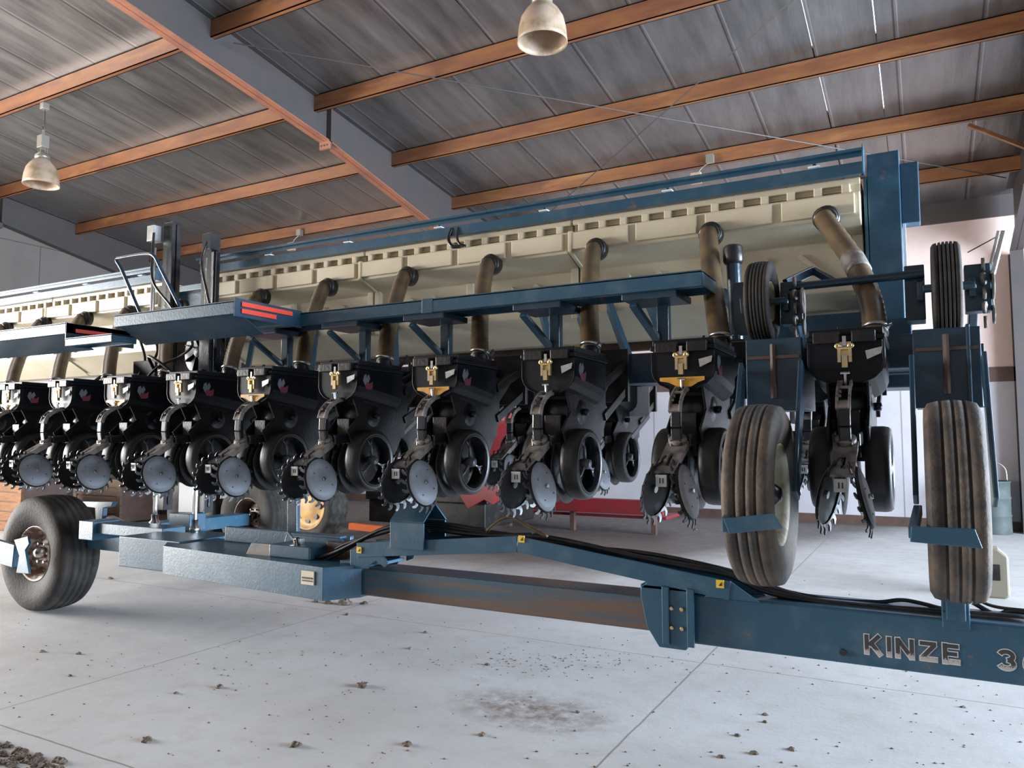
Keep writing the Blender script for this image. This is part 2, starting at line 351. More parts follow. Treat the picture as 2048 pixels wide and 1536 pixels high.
# ------------------------------------------------------------------ pendant lamps
def lamp(loc, label, hang):
    x, y, z = loc        # rim centre
    r = empty('pendant_lamp', (x, y, z), label=label, category='lamp', group='dome lamps hanging from the purlins')
    prof = [(.258, 0), (.254, .05), (.242, .16), (.218, .26), (.17, .34), (.125, .39), (.095, .42)]
    inn = [(a-.008, h) for a, h in reversed(prof)]
    MB().lathe(prof+inn, (x, y, z), (0, 0, 1), 40, 0, closed=True).build('lamp_shade', 'shade', r)
    f = MB().lathe([(.105, .42), (.11, .47), (.075, .50), (.05, .55)], (x, y, z), (0, 0, 1), 20)
    for a in range(6):
        t = a*math.pi/3; f.cyl((x+.06*math.cos(t), y+.06*math.sin(t), z+.45), (x+.06*math.cos(t), y+.06*math.sin(t), z+.62), .008, 6)
    f.build('lamp_holder', 'lampmetal', r)
    MB().lathe([(.03, 0), (.045, .06), (.045, .12), (.02, .18)], (x, y, z+.22), (0, 0, 1), 14).build('light_bulb', 'decal', r)
    MB().box(x-.07, x+.07, y-.06, y+.06, z+.60, z+.80).cyl((x, y, z+.8), (x, y, z+.9), .02, 8).build('ballast_box', 'lampmetal', r, .006)
    MB().tube(spl([(x, y, z+.88), (x-.03, y, z+.96), (x+.02, y, z+1.02), (x, y, hang)]), .006, 6).build('cord', 'clamp', r)
    MB().box(x-.05, x+.05, y-.05, y+.05, hang-.10, hang).build('junction_box', 'lampmetal', r, .006)
lamp((-3.3, 6.7, 5.64), 'pinkish glass dome lamp hanging near the middle above the blue planter', RZ(6.7)-.25)
lamp((-12.1, 6.7, 5.60), 'dusty glass dome lamp hanging near the grey panel wall', RZ(6.7)-.25)
for (px, py, lab) in ((583, 490, 'small pale socket box under the purlin nearer the dark sloping rafter'), (1392, 352, 'small pale socket box just above the hopper lid rail near its right end')):
    p = at(px, py, Y=12.4)
    e = empty('ceiling_socket', p, label=lab, category='socket')
    MB().box(p.x-.09, p.x+.09, p.y-.05, p.y+.05, p.z-.13, p.z+.05).build('socket_box', 'shade', e, .01)
    MB().box(p.x+.18, p.x+.3, p.y-.05, p.y+.05, p.z+.18, p.z+.32).tube(spl([(p.x, p.y, p.z), (p.x+.1, p.y, p.z+.12), (p.x+.24, p.y, p.z+.2)]), .008, 6).build('wire', 'lampmetal', e)

# ------------------------------------------------------------------ wheel helpers
def tyre(mb, c, ax, R, W, rr, ribs=4, m=0, n=56, gd=.012, mod=None):
    h = W/2; pr = [(rr, -h*.72), (rr+.02, -h*.80), ((R+rr)/2, -h*1.0), (R*.90, -h*.98), (R*.965, -h*.84)]
    tw = h*.80; k = ribs; gw = W*.03
    edges = [-tw+2*tw*i/k for i in range(k+1)]
    for i in range(k):
        a, b = edges[i], edges[i+1]; crown = lambda u: R-.012*(u/tw)**2*(R/.4)
        if i: pr += [(crown(a)-gd, a+gw*.3), (crown(a), a+gw)]
        else: pr += [(crown(a), a)]
        pr += [(crown(b), b-gw if i < k-1 else b)]
        if i < k-1: pr += [(crown(b)-gd, b-gw*.3)]
    pr += [(R*.965, h*.84), (R*.90, h*.98), ((R+rr)/2, h), (rr+.02, h*.8), (rr, h*.72), (rr-.01, 0)]
    mb.lathe(pr, c, ax, n, m, closed=True, mod=mod)
def rim(mb, c, ax, rr, W, m=0, dish=.05, n=40):
    mb.lathe([(0, dish), (rr*.35, dish), (rr*.5, dish-.02), (rr*.78, dish-.06), (rr*.86, W*.28), (rr*.97, W*.36), (rr*1.02, W*.40), (rr*1.02, -W*.4), (rr*.9, -W*.3), (rr*.8, -.02), (0, -.02)], c, ax, n, m)

# ------------------------------------------------------------------ THE PLANTER
PL = empty('seed_planter', (-6, 4.4, 0), label='blue folded row crop planter with cream seed hoppers parked on the concrete floor', category='farm machine')

# --- row unit, local frame: x across, y away from the rear tag plane, z true height
def build_unit():
    LOC = MB()
    for sx in (-1, 1):     # shank side plates
        LOC.prism([(.40, 1.89), (.92, 2.02), (1.0, 1.98), (1.0, 1.72), (.86, 1.50), (.62, 1.44), (.44, 1.52), (.36, 1.66), (.47, 1.76)], 'x', sx*.085-.006, sx*.085+.006)
    LOC.box(-.085, .085, .84, .98, 1.62, 1.95); LOC.box(-.085, .085, .5, .8, 1.50, 1.60); LOC.box(-.05, .05, .42, .5, 1.52, 1.74)
    for sx in (-1, 1):     # parallel arms to the toolbar
        LOC.bar((sx*.10, .95, 1.94), (sx*.10, 1.34, 2.10), .02, .05); LOC.bar((sx*.10, .95, 1.74), (sx*.10, 1.34, 1.93), .02, .05)
    LOC.box(-.13, .13, 1.30, 1.335, 1.85, 2.2)
    LOC.bar((0, .98, 1.78), (0, 1.3, 2.05), .05, .05)
    LOC.bar((-.10, .98, 2.0), (-.12, 1.28, 2.24), .015, .03)
    u = LOC.build('row_unit', 'blackdust', bevel=.003)
    def sub(mb, name, mats, bev=0, **k): return mb.build(name, mats, u, bev, **k)
    # seed box: rear face with rounded lower corners, side walls deeper
    zt, w2 = 2.055, .160
    prof = [(-w2, zt), (-w2, 1.95), (-w2+.012, 1.915), (-w2+.04, 1.885), (-w2+.09, 1.865), (w2-.09, 1.865), (w2-.04, 1.885), (w2-.012, 1.915), (w2, 1.95), (w2, zt)]
    b = MB(); n = len(prof)
    yr, ym, yf = .365, .62, .84
    def ring(y, drop, sc_): return [(x*sc_, y, z if z > 2.0 else z-drop) for x, z in prof]
    rings = [ring(yr, 0, .97), ring(yr+.02, 0, 1.0), ring(ym, .03, 1.0), ring(yf-.02, .06, 1.0), ring(yf, .06, .97)]
    vs = [p for r in rings for p in r]
    fs = [tuple(range(n)), tuple(reversed(range((len(rings)-1)*n, len(rings)*n)))]
    for i in range(len(rings)-1): fs += [(i*n+k, (i+1)*n+k, (i+1)*n+(k+1) % n, i*n+(k+1) % n) for k in range(n)]
    b.add(vs, fs); b.add([(-.1, .50, 1.87), (.1, .50, 1.87), (.1, .80, 1.84), (-.1, .80, 1.84), (-.05, .55, 1.76), (.05, .55, 1.76), (.05, .72, 1.76), (-.05, .72, 1.76)],
          [(0, 1, 5, 4), (1, 2, 6, 5), (2, 3, 7, 6), (3, 0, 4, 7), (4, 5, 6, 7)])
    for sx in (-1, 1): b.tube([(sx*w2*1.0, yr-.004, 2.05), (sx*w2*1.0, yr-.004, 1.95), (sx*(w2-.012), yr-.004, 1.915), (sx*(w2-.04), yr-.004, 1.885), (sx*(w2-.09), yr-.004, 1.862)], .005, 6)
    sub(b, 'seed_box', 'plastic', .004)
    b = MB().box(-.168, .168, .35, .85, 2.058, 2.08).box(-.160, .160, .37, .835, 2.082, 2.115).box(-.135, -.02, .325, .37, 2.045, 2.098, 1).box(.03, .13, .325, .37, 2.045, 2.098, 1)
    b.lathe([(.05, 0), (.05, .05), (.043, .055)], (.115, .70, 2.10), (0, 0, 1), 16)
    sub(b, 'seed_box_lid', ['plastic', 'blackdust'], .005)
    b = MB().box(-.028, .028, .345, .352, 1.985, 2.05).box(-.03, -.016, .330, .350, 1.955, 2.03).box(.016, .03, .330, .350, 1.955, 2.03).cyl((-.03, .335, 2.02), (.03, .335, 2.02), .009, 8).box(-.012, .012, .325, .348, 1.93, 1.985).box(-.008, .008, .330, .345, 2.03, 2.075, 1)
    for sx in (-1, 1): b.lathe([(.004, -.006), (.014, -.006), (.014, .006), (.004, .006)], (sx*.027, .335, 2.03), (0, 1, 0), 12, 0, closed=True)
    sub(b, 'latch', ['zinc', 'steel'], 0)
    sub(MB().plate([(.085, .355, 2.005), (.155, .350, 2.02), (.150, .350, 1.99), (.092, .352, 1.965)], (0, -1, 0), .006), 'bracket_tab', 'grey')
    sub(MB().prism([(.42, 1.985), (.43, 2.02), (.45, 2.03), (.455, 2.005), (.475, 2.03), (.49, 2.0), (.475, 1.975), (.44, 1.955)], 'x', w2+.001, w2+.003).prism([(.44, 1.955), (.455, 1.975), (.49, 1.97), (.52, 1.985), (.515, 1.94), (.50, 1.93), (.455, 1.93)], 'x', w2+.001, w2+.0034, 1), 'decal', ['decal', 'pink'])
    # seed meter drum
    sub(MB().lathe([(0, -.09), (.11, -.09), (.125, -.07), (.125, .06), (.10, .08), (.05, .10), (0, .10)], (0, .62, 1.76), (1, 0, 0), 28).lathe([(.02, 0), (.02, .03), (.008, .035)], (.10, .62, 1.76), (1, 0, 0), 8), 'seed_meter', 'black')
    # opener discs
    for sx in (-1, 1):
        sub(MB().lathe([(0, -.004), (.186, -.002), (.188, 0), (.186, .002), (0, .004)], (sx*.028, .53, 1.43), (1, 0, sx*.06), 48), 'opener_disc', 'blackdust')
    # gauge wheels
    for sx in (-1, 1):
        c = (sx*.12, .55, 1.465); g = MB()
        h = .052; R = .20
        g.lathe([(.163, -h), (.185, -h*1.02), (.196, -h*.8), (.200, -h*.4), (.200, h*.4), (.196, h*.8), (.185, h*1.02), (.163, h), (.158, h*.6), (.158, -h*.6)], c, (1, 0, 0), 56, 0, closed=True)
        g.lathe([(.163, -h*.9), (.166, -h), (.160, -h*1.05), (.154, -h*.9), (.150, 0), (.154, h*.9), (.160, h*1.05), (.166, h)], c, (1, 0, 0), 56, 1, closed=True)
        o = Vector(c); ho = sx*.02
        g.lathe([(0, -.03), (.028, -.03), (.032, 0), (.026, .03), (.014, .034), (0, .034)], (c[0]+ho, c[1], c[2]), (sx, 0, 0), 16, 3)
        for k in range(3):
            t = math.radians(100+120*k); dy, dz = math.cos(t), math.sin(t)
            g.tube([(c[0]+ho, c[1]+dy*.02, c[2]+dz*.02), (c[0]+ho+sx*.004, c[1]+dy*.09, c[2]+dz*.09), (c[0]+ho*.6, c[1]+dy*.135, c[2]+dz*.135)], [.011, .008, .009], 8, 3)
            for e in (-1, 1):
                t2 = t+e*.17; g.tube([(c[0]+ho, c[1]+dy*.10, c[2]+dz*.10), (c[0]+ho*.6, c[1]+math.cos(t2)*.152, c[2]+math.sin(t2)*.152)], .007, 6, 3)
        sub(g, 'gauge_wheel', ['gauge', 'black', 'steel', 'spoke'])
        sub(MB().bar((sx*.075, .50, 1.70), (sx*.075, .55, 1.47), .025, .04).cyl((sx*.06, .55, 1.465), (sx*.15, .55, 1.465), .014, 8), 'wheel_arm', 'blackdust')
    # closing discs with hooked teeth
    NT = 18
    for sx in (-1, 1):
        c = Vector((-.062, .10, 1.365) if sx < 0 else (.078, .14, 1.357))
        nrm = Vector((-1.0, .20, .22) if sx < 0 else (1.0, -.03, .22)).normalized()
        d, a, b_ = fr_of(nrm); g = MB()
        # dished plate
        rad = [0, .03, .085, .125, .136]; hgt = [.014, .014, .012, .003, -.006]
        g.lathe([(r, h+.003) for r, h in zip(rad, hgt)]+[(r, h-.003) for r, h in zip(reversed(rad), reversed(hgt))], c, nrm, 48, 3)
        g.lathe([(0, .0182), (.088, .0164), (.129, .0068), (.129, .0056), (.088, .0152), (0, .017)], c, nrm, 40, 0)
        for k in range(NT):
            t0 = k*2*math.pi/NT; tw = 2*math.pi/NT
            pl = []
            for (tt, r) in ((0, .128), (.02, .146), (.14, .160), (.36, .169), (.52, .171), (.60, .166), (.50, .158), (.40, .150), (.42, .142), (.58, .137), (.8, .135), (1.0, .128)):
                t = t0+tt*tw*sx; pl.append(c+(a*math.cos(t)+b_*math.sin(t))*r+nrm*(-.008-.32*(r-.13)))
            g.plate(pl, nrm, .006, 1)
        g.lathe([(0, .032), (.009, .032), (.012, .028), (.012, .016), (.018, .014), (.018, .0)], c, nrm, 8, 2, smooth=False)
        for k in range(4):
            t = k*math.pi/2+.5; p = c+(a*math.cos(t)+b_*math.sin(t))*.08+nrm*.017; g.cyl(p, p+nrm*.003, .004, 6, 1)
        sub(g, 'closing_disc', ['disc', 'black', 'steel', 'discback'])
    # closing arm: slotted plate, tag, vertical casting, toothed quadrant, spring rod
    g = MB()
    A = Vector((0, .03, 1.445)); B = Vector((0, .27, 1.585)); dr = (B-A).normalized(); nn = Vector((0, -dr.z, dr.y))
    def pq(x, t): return A+dr*t+Vector((x, 0, 0))
    L_ = (B-A).length
    for x0, x1, t0, t1, e in ((-.045, -.008, 0, L_, 0), (.008, .045, 0, L_, 0), (-.008, .008, 0, .05, 0), (-.008, .008, .16, L_, 0)):
        k = lambda x, t: pq(x*(1.15-.12*(1-t/L_)), t)
        g.plate([k(x0, t0), k(x1, t0), k(x1, t1), k(x0, t1)], nn, .012)
    for sx in (-1, 1): g.bar(pq(sx*.044, L_)-nn*.01, pq(sx*.034, 0)-nn*.01, .008, .04)
    for x in (-.025, 0, .025): g.cyl(pq(x, L_-.04)+nn*.0125, pq(x, L_-.04)+nn*.0135, .006, 8, 1)
    g.lathe([(.035, 0), (.045, .01), (.045, .03), (.035, .035)], pq(0, L_-.005), nn, 20, 0)
    sub(g, 'closing_arm', ['cast', 'dkink'], .002)
    sub(MB().box(-.03, .022, -.008, .0, 1.385, 1.44).box(-.012, -.006, -.010, -.007, 1.40, 1.425, 1).box(.002, .008, -.010, -.007, 1.40, 1.425, 1), 'tag_plate', ['grey', 'dkink'], .002)
    g = MB(); arc = [(.25, 1.57), (.235, 1.66), (.238, 1.74)]
    for (y0, z0), (y1, z1) in zip(arc, arc[1:]): g.bar((0, y0, z0), (0, y1, z1), .05, .035, 0, (0, 1, 0))
    g.box(-.03, .03, .22, .27, 1.555, 1.60)
    for sx in (-1, 1): g.bar((sx*.05, .28, 1.60), (sx*.06, .46, 1.62), .015, .06)
    sub(g, 'upright_casting', 'black', .006)
    g = MB(); q = [(.225, 1.735), (.245, 1.79), (.29, 1.83), (.34, 1.855), (.385, 1.865)]
    for (y0, z0), (y1, z1) in zip(q, q[1:]):
        for x in (-.03, .022): g.bar((x, y0, z0), (x, y1, z1), .01, .03, 0, (0, 1, 0))
    for i in range(9):
        t = i/8*(len(q)-1); k = min(int(t), len(q)-2); f = t-k; y = q[k][0]*(1-f)+q[k+1][0]*f; z = q[k][1]*(1-f)+q[k+1][1]*f
        g.box(-.03, -.012 if i % 4 else .022, y-.004, y+.004, z, z+.014)
    g.bar((-.004, .225, 1.735), (-.004, .245, 1.77), .05, .03, 0, (0, 1, 0))
    sub(g, 'notched_lever', 'cast', .002)
    sub(MB().cyl((0, .345, 1.845), (0, .335, 1.905), .007, 8).cyl((-.02, .335, 1.905), (.02, .335, 1.905), .007, 8), 'lever_pin', 'steel')
    return u
unit0 = build_unit()
UNITX = [-.315-.76*k for k in range(12)]
def copy_unit(src, loc, skip=(), label=None):
    c = src.copy(); col.objects.link(c); c.parent = PL; c.location = Vector(loc)-OFF[PL.name]
    for ch in src.children:
        if ch.name.split('.')[0] in skip: continue
        d = ch.copy(); col.objects.link(d); d.parent = c
    return c
units = []
for k, x in enumerate(UNITX):
    if k == 0: unit0.parent = PL; unit0.location = Vector((x, 3.42, 0))-OFF[PL.name]; u = unit0
    else: u = copy_unit(unit0, (x, 3.42, 0))
    units.append(u)
for k in (1, 3, 5, 7, 9, 11):
    MB().prism([(-.115, 1.918), (.115, 1.918), (.115, 1.90), (.085, 1.89), (.045, 1.868), (-.02, 1.868), (-.07, 1.892), (-.115, 1.90)], 'y', .345, .351).build('cover_plate', 'yellow', units[k], label='yellow plate')
for u in units: OFF[u.name] = Vector((0, 0, 0))
# push row units on the far side of the bar
for k in range(8):
    u = copy_unit(unit0, (-.695-.76*k, 5.18, 0), skip=('latch', 'decal', 'bracket_tab'))
    MB().box(-.17, -.165, .62, .84, 1.72, 2.0).build('side_guard', 'blackdust', u)
    MB().box(.02, .26, .72, .728, 1.79, 2.05, 1).bar((.255, .72, 1.79), (.17, .55, 1.62), .012, .03, 1).build('shield_plate', ['blackdust', 'white'], u, label='shield plate with strong light painted white')  # plate and strut coloured white for the glaring light on them

# --- toolbar and frame
tb = MB().box(-12.3, .20, 4.76, 4.94, 1.97, 2.17)
tb.box(-12.3, .16, 5.35, 5.45, 2.0, 2.12)
for x in (-11.4, -9.1, -6.9, -5.5, -3.7, -1.9, -.15): tb.box(x-.06, x+.06, 4.94, 5.45, 2.0, 2.12)
tb.build('toolbar', 'bluedark', PL, .008)
rb_ = MB().box(-5.7, -.2, 5.62, 5.72, 2.30, 2.42); rb_.box(-12, -6.7, 5.62, 5.72, 2.30, 2.42); rb_.build('rear_crossbar', 'brownbar', PL, .006)
for x in (-.9, -1.75, -2.3, -3.2, -4.0, -4.9, -5.7):
    for a_, b_ in ((x, x-.28), (x+.30, x+.02)): MB().bar((a_, 4.86, 2.15), (b_, 5.2, 2.62), .04, .07).build('hopper_brace', 'blue', PL, .004)

# --- seed hoppers (moulded cream boxes), two banks of three
front = [(5.02, 3.20), (5.02, 3.105), (4.93, 3.10), (4.93, 2.945), (5.10, 2.885), (5.16, 2.86), (5.16, 2.54), (5.46, 2.36), (5.60, 2.36)]
prof = front+[(6.02, 2.54), (6.02, 2.9), (6.18, 2.95), (6.18, 3.2)]
PORTS = [(-.497, 2.98), (-1.216, 2.978), (-2.039, 2.975), (-2.913, 2.962), (-3.708, 2.953), (-4.571, 2.945), (-5.385, 2.93)]
def hopper(x0, x1):
    b = MB(); b.prism(prof, 'x', x0, x1)
    n = 4; st = (x1-x0)/n
    for i in range(n):
        a, c_ = x0+i*st+.028, x0+(i+1)*st-.028
        b.box(a, c_, 4.905, 4.935, 2.965, 3.088)
    k = int(round((x1-x0)/.157)); st2 = (x1-x0)/k
    for i in range(k):
        a = x0+(i+.5)*st2; b.box(a-.024, a+.024, 4.955, 5.03, 3.106, 3.165)
    b.box(x0+.05, x1-.05, 5.0, 5.03, 3.128, 3.14); b.box(x0, x1, 4.99, 6.2, 3.165, 3.205)
    for x in (x0+.03, x1-.03): b.box(x-.03, x+.03, 5.12, 5.2, 2.5, 2.9); 
    b.prism([(4.90, 2.95), (5.14, 2.86), (5.14, 2.54), (5.4, 2.38), (5.44, 2.4), (5.2, 2.6), (5.2, 2.9), (4.98, 3.1), (4.90, 3.1)], 'x', x0-.001, x0+.03)
    xm = (x0+x1)/2; b.box(xm-.03, xm+.03, 5.135, 5.17, 2.56, 2.86)
    for s_ in (-1, 1):
        for q in (-1, 1):
            xx = xm+q*.48; b.bar((xx+s_*.10, 5.15, 2.79), (xx+s_*.30, 5.15, 2.60), .03, .03)
    return b.build('seed_hopper', 'cream', PL, .012)
hb = [(-.30, -2.215), (-2.23, -4.145), (-4.16, -6.07)]
for a, c_ in hb: hopper(c_, a)
for a, c_ in [(-6.75, -8.67), (-8.685, -10.6), (-10.615, -12.53)]: hopper(c_, a)
for a, c_ in ((-6.12, -.27), (-12.6, -6.72)):
    b = MB().box(a, c_, 4.915, 4.925, 3.20, 3.275).box(a, c_, 4.925, 4.98, 3.205, 3.215).box(a, c_, 4.86, 4.90, 3.325, 3.342).box(a, c_, 4.90, 4.906, 3.30, 3.342)
    x = c_-.28
    while x > a:
        b.box(x-.035, x+.035, 4.89, 4.99, 3.275, 3.285, 1); b.bar((x, 4.93, 3.20), (x, 4.93, 3.325), .02, .02); x -= .93
    b.box(c_-.008, c_, 4.86, 4.99, 3.2, 3.36)
    b.build('lid_rail', ['blue', 'white'], PL, .003)
MB().tube(spl([(-3.22, 4.92, 3.26), (-3.24, 4.90, 3.18), (-3.20, 4.89, 3.11), (-3.13, 4.90, 3.10)]), .014, 8).tube(spl([(-3.16, 4.92, 3.26), (-3.16, 4.90, 3.18), (-3.13, 4.89, 3.12), (-3.08, 4.90, 3.10)]), .010, 8).build('strap', 'hydraulic', PL)
# gap panel between the two banks
MB().box(-6.7, -6.1, 5.1, 5.2, 2.75, 3.12).box(-6.7, -6.1, 5.0, 5.12, 3.08, 3.14).build('centre_panel', 'blue', PL, .006)

# --- seed hoses from hopper ports down to the row boxes
def hose(p0, p1, wob=(0, 0), taped=None):
    p0 = Vector(p0); p1 = Vector(p1)
    mid1 = p0+Vector((0, -.15, -.05)); mid2 = p0.lerp(p1, .42)+Vector((wob[0], -.09, -.02)); mid3 = p0.lerp(p1, .75)+Vector((wob[1], -.05, 0))
    pts = spl([p0, mid1*.6+p0*.4, mid2, mid3, p1], 14)
    h = MB().tube(pts, .056, 16, 0, ridge=1.06).build('seed_hose', 'hose', PL)
    MB().lathe([(.058, 0), (.076, .005), (.078, .07), (.066, .08)], p0+Vector((0, .02, 0)), (0, -1, 0), 20).cyl(p0+Vector((-.05, -.02, .03)), p0+Vector((-.05, -.02, .07)), .006, 6).lathe([(.06, 0), (.066, .004), (.066, .026), (.06, .03)], p0+Vector((0, -.045, -.003)), (0, -1, -.2), 18).build('hose_clamp', 'clamp', h)
    MB().lathe([(.058, 0), (.064, .003), (.064, .014), (.058, .018)], p1+Vector((0, .0, .03)), (0, .25, 1), 18, 0).cyl(p1+Vector((.045, -.02, .035)), p1+Vector((.075, -.03, .045)), .006, 6).build('hose_clip', 'steel', h)
    MB().tube(pts[:13], .062, 18, 0).tube(pts[5:10], .071, 18, 0).build('hose_cuff', 'clamp', h)
    if taped:
        i0, i1 = taped; seg = pts[i0:i1]; MB().tube(seg, .064, 16, 0).build('tape_wrap', 'cast', h)
for k, (x, z) in enumerate(PORTS):
    hose((x*.976, 4.915, 1.6+(z-1.6)*.972), (UNITX[k]+.115, 4.12, 2.12), ((.05, .04) if k == 0 else (0, 0)), (27, 33) if k == 0 else None)
for k in (7, 8, 9, 10, 11): hose((UNITX[k]-.72, 4.915, 2.90), (UNITX[k]+.12, 4.12, 2.12))
# return duct beside the small wheel (blue pipe with black cap)
MB().cyl((-.98, 4.62, 2.2), (-.99, 4.62, 2.69), .042, 16, 0).build('air_pipe', 'bluedark', PL)
MB().lathe([(.05, 0), (.06, .02), (.06, .1), (.045, .12)], (-.99, 4.62, 2.66), (0, 0, 1), 16).build('pipe_cap', 'clamp', PL, .01)

# --- walkway, steps, posts
def walkway(name, x0, x1, y0, y1, z, h=.075, joint=None):
    b = MB().box(x0, x1, y0, y0+.008, z-h, z+.004).box(x0, x1, y0, y1, z-.012, z).box(x0, x1, y0, y0+.05, z-h, z-h+.006).box(x0, x1, y1-.008, y1, z-h*.9, z)
    b.box(x0, x0+.006, y0, y1, z-h, z); b.box(x1-.006, x1, y0, y1, z-h*.95, z)
    if joint:
        for j in joint: b.box(j-.04, j+.04, y0-.004, y0+.02, z-h-.003, z+.006)
    return b.build(name, 'blue', PL, .003)
walkway('walkway', -4.42, -1.02, 3.99, 4.30, 2.505, .085, (-2.80,))
walkway('step', -5.14, -3.90, 3.40, 3.96, 2.50, .085)
walkway('step', -7.6, -5.77, 3.43, 3.97, 2.50, .085)
walkway('step', -5.76, -5.19, 3.42, 3.62, 2.375, .06)
for a_, b_ in ((-5.14, -3.905), (-7.6, -5.775)): MB().plate([(a_, 3.45, 2.42), (b_, 3.45, 2.42), (b_, 3.66, 2.31), (a_, 3.66, 2.31)], (0, .4, .8), .008).build('skirt_plate', 'bluedark', PL, .003)
MB().box(-3.905, -3.895, 3.40, 4.0, 2.40, 2.52).box(-3.89, -3.885, 3.45, 3.9, 2.47, 2.50, 1).box(-3.89, -3.885, 3.45, 3.75, 2.425, 2.455, 1).build('side_panel', ['bluedark', 'reflect'], PL)
MB().box(-5.78, -5.77, 3.43, 4.0, 2.36, 2.50).box(-5.765, -5.76, 3.5, 3.9, 2.43, 2.46, 1).build('side_panel', ['bluedark', 'reflect'], PL)
for px in (575, 730, 893, 1112, 1328):
    p = at(px, 660, Y=4.3); x = p.x
    MB().box(x-.035, x+.035, 4.27, 4.33, 2.14, 2.43).box(x-.16, x+.16, 4.02, 4.32, 2.385, 2.425).bar((x-.09, 4.02, 2.36), (x-.03, 4.28, 2.18), .05, .03).bar((x, 4.3, 2.15), (x, 4.76, 2.1), .07, .06).build('walkway_bracket', 'bluedark', PL, .006)
b = MB().tube(spl([at(286, 640, Y=3.7), at(246, 545, Y=3.7), at(233, 520, Y=3.7), at(245, 515, Y=3.7), at(290, 508, Y=3.7), at(308, 512, Y=3.7), at(322, 538, Y=3.7), at(362, 618, Y=3.7)], 6), .013, 10)
b.build('handrail', 'bluedark', PL)

# --- lift masts in the centre
for x, zt in ((-6.30, 3.68), (-5.75, 3.50)):   # two masts
    m_ = MB().box(x-.065, x+.065, 4.68, 4.78, .95, zt).box(x-.08, x+.08, 4.72, 4.74, 1.0, zt-.02).build('lift_mast', 'black', PL, .004)
    dx = -.15 if x < -6 else .13
    MB().box(x+dx-(.05 if x < -6 else .03), x+dx+(.05 if x < -6 else .01), 4.60, 4.70, zt-.18, zt-.03).cyl((x+dx, 4.64, zt-.2), (x+dx, 4.64, 2.6), .012, 8, 1).cyl((x+dx*.6, 4.62, zt-.25), (x+dx*.6, 4.62, 2.6), .008, 8, 1).build('valve_block', ['grey' if x < -6 else 'black', 'chrome'], m_, .006)
    MB().tube(spl([(x+dx*.8, 4.62, zt-.05), (x+dx*.5, 4.58, zt-.3), (x+dx*.7+.08, 4.56, zt-.6), (x+.3, 4.54, zt-.9), (x+.32, 4.54, zt-1.1)]), .012, 8).build('hydraulic_hose', 'hydraulic', m_)
b = MB().box(-6.0, -5.77, 4.66, 4.70, .92, 1.9).build('mast_panel', 'white', PL, .004)  # mast face; the light falling on it is painted as white
for p in ((-6.24, .82, 1.9), (-5.70, .80, 1.9)):
    b = MB().cyl((p[0], 4.6, p[1]), (p[0], 4.6, p[2]), .022, 12, 0).lathe([(.05, 0), (.05, .05), (.03, .07), (.03, .12)], (p[0], 4.6, p[1]-.02), (0, 0, 1), 12, 1).build('lift_cylinder', ['chrome', 'steel'], PL)
MB().box(-5.95, -5.0, 4.25, 4.55, 1.55, 2.15).cyl((-5.5, 4.3, 1.7), (-5.5, 4.2, 1.7), .12, 20).box(-6.2, -5.9, 4.3, 4.5, 1.9, 2.3).tube(spl([(-5.9, 4.3, 2.2), (-5.7, 4.1, 2.3), (-5.4, 4.15, 2.1), (-5.3, 4.2, 1.8)]), .014, 8).tube(spl([(-6.1, 4.3, 2.2), (-5.9, 4.1, 2.0), (-5.6, 4.1, 2.2), (-5.4, 4.2, 2.3)]), .012, 8).build('fan_drive', 'blackdust', PL, .01)

q = at(405, 705, Y=4.75); b = MB().lathe([(.10, -.16), (.22, -.16), (.24, -.14), (.24, .0), (.22, .02), (.10, .02)], q, (0, -1, 0), 28).lathe([(0, -.02), (.05, -.02), (.05, .06), (0, .06)], q, (0, -1, 0), 12)
for k in range(8):
    t = k*math.pi/4; b.bar(q+Vector((.04*math.cos(t), -.01, .04*math.sin(t))), q+Vector((.2*math.cos(t+.4), -.01, .2*math.sin(t+.4))), .01, .08, 0, (0, 1, 0))
b.box(q.x+.05, q.x+.24, 4.8, 4.95, q.z, q.z+.4); b.build('blower_housing', 'black', PL, .003)
q = at(325, 700, Y=4.7); b = MB().cyl(q, q+Vector((0, .3, 0)), .10, 18).box(q.x-.14, q.x+.06, 4.75, 5.0, q.z-.25, q.z+.2).cyl(q+Vector((-.02, -.02, -.2)), q+Vector((-.02, .2, -.2)), .05, 12)
b.build('blower_motor', 'brownbar', PL, .006)
for pts in (((300, 655), (315, 700), (300, 740), (330, 755)), ((345, 650), (330, 690), (350, 730), (345, 755)), ((365, 655), (385, 690), (350, 720), (320, 745)), ((275, 665), (290, 720), (270, 750))):
    MB().tube(spl([at(a_, b_, Y=4.5) for a_, b_ in pts]), .012, 7).build('hydraulic_hose', 'hydraulic', PL)
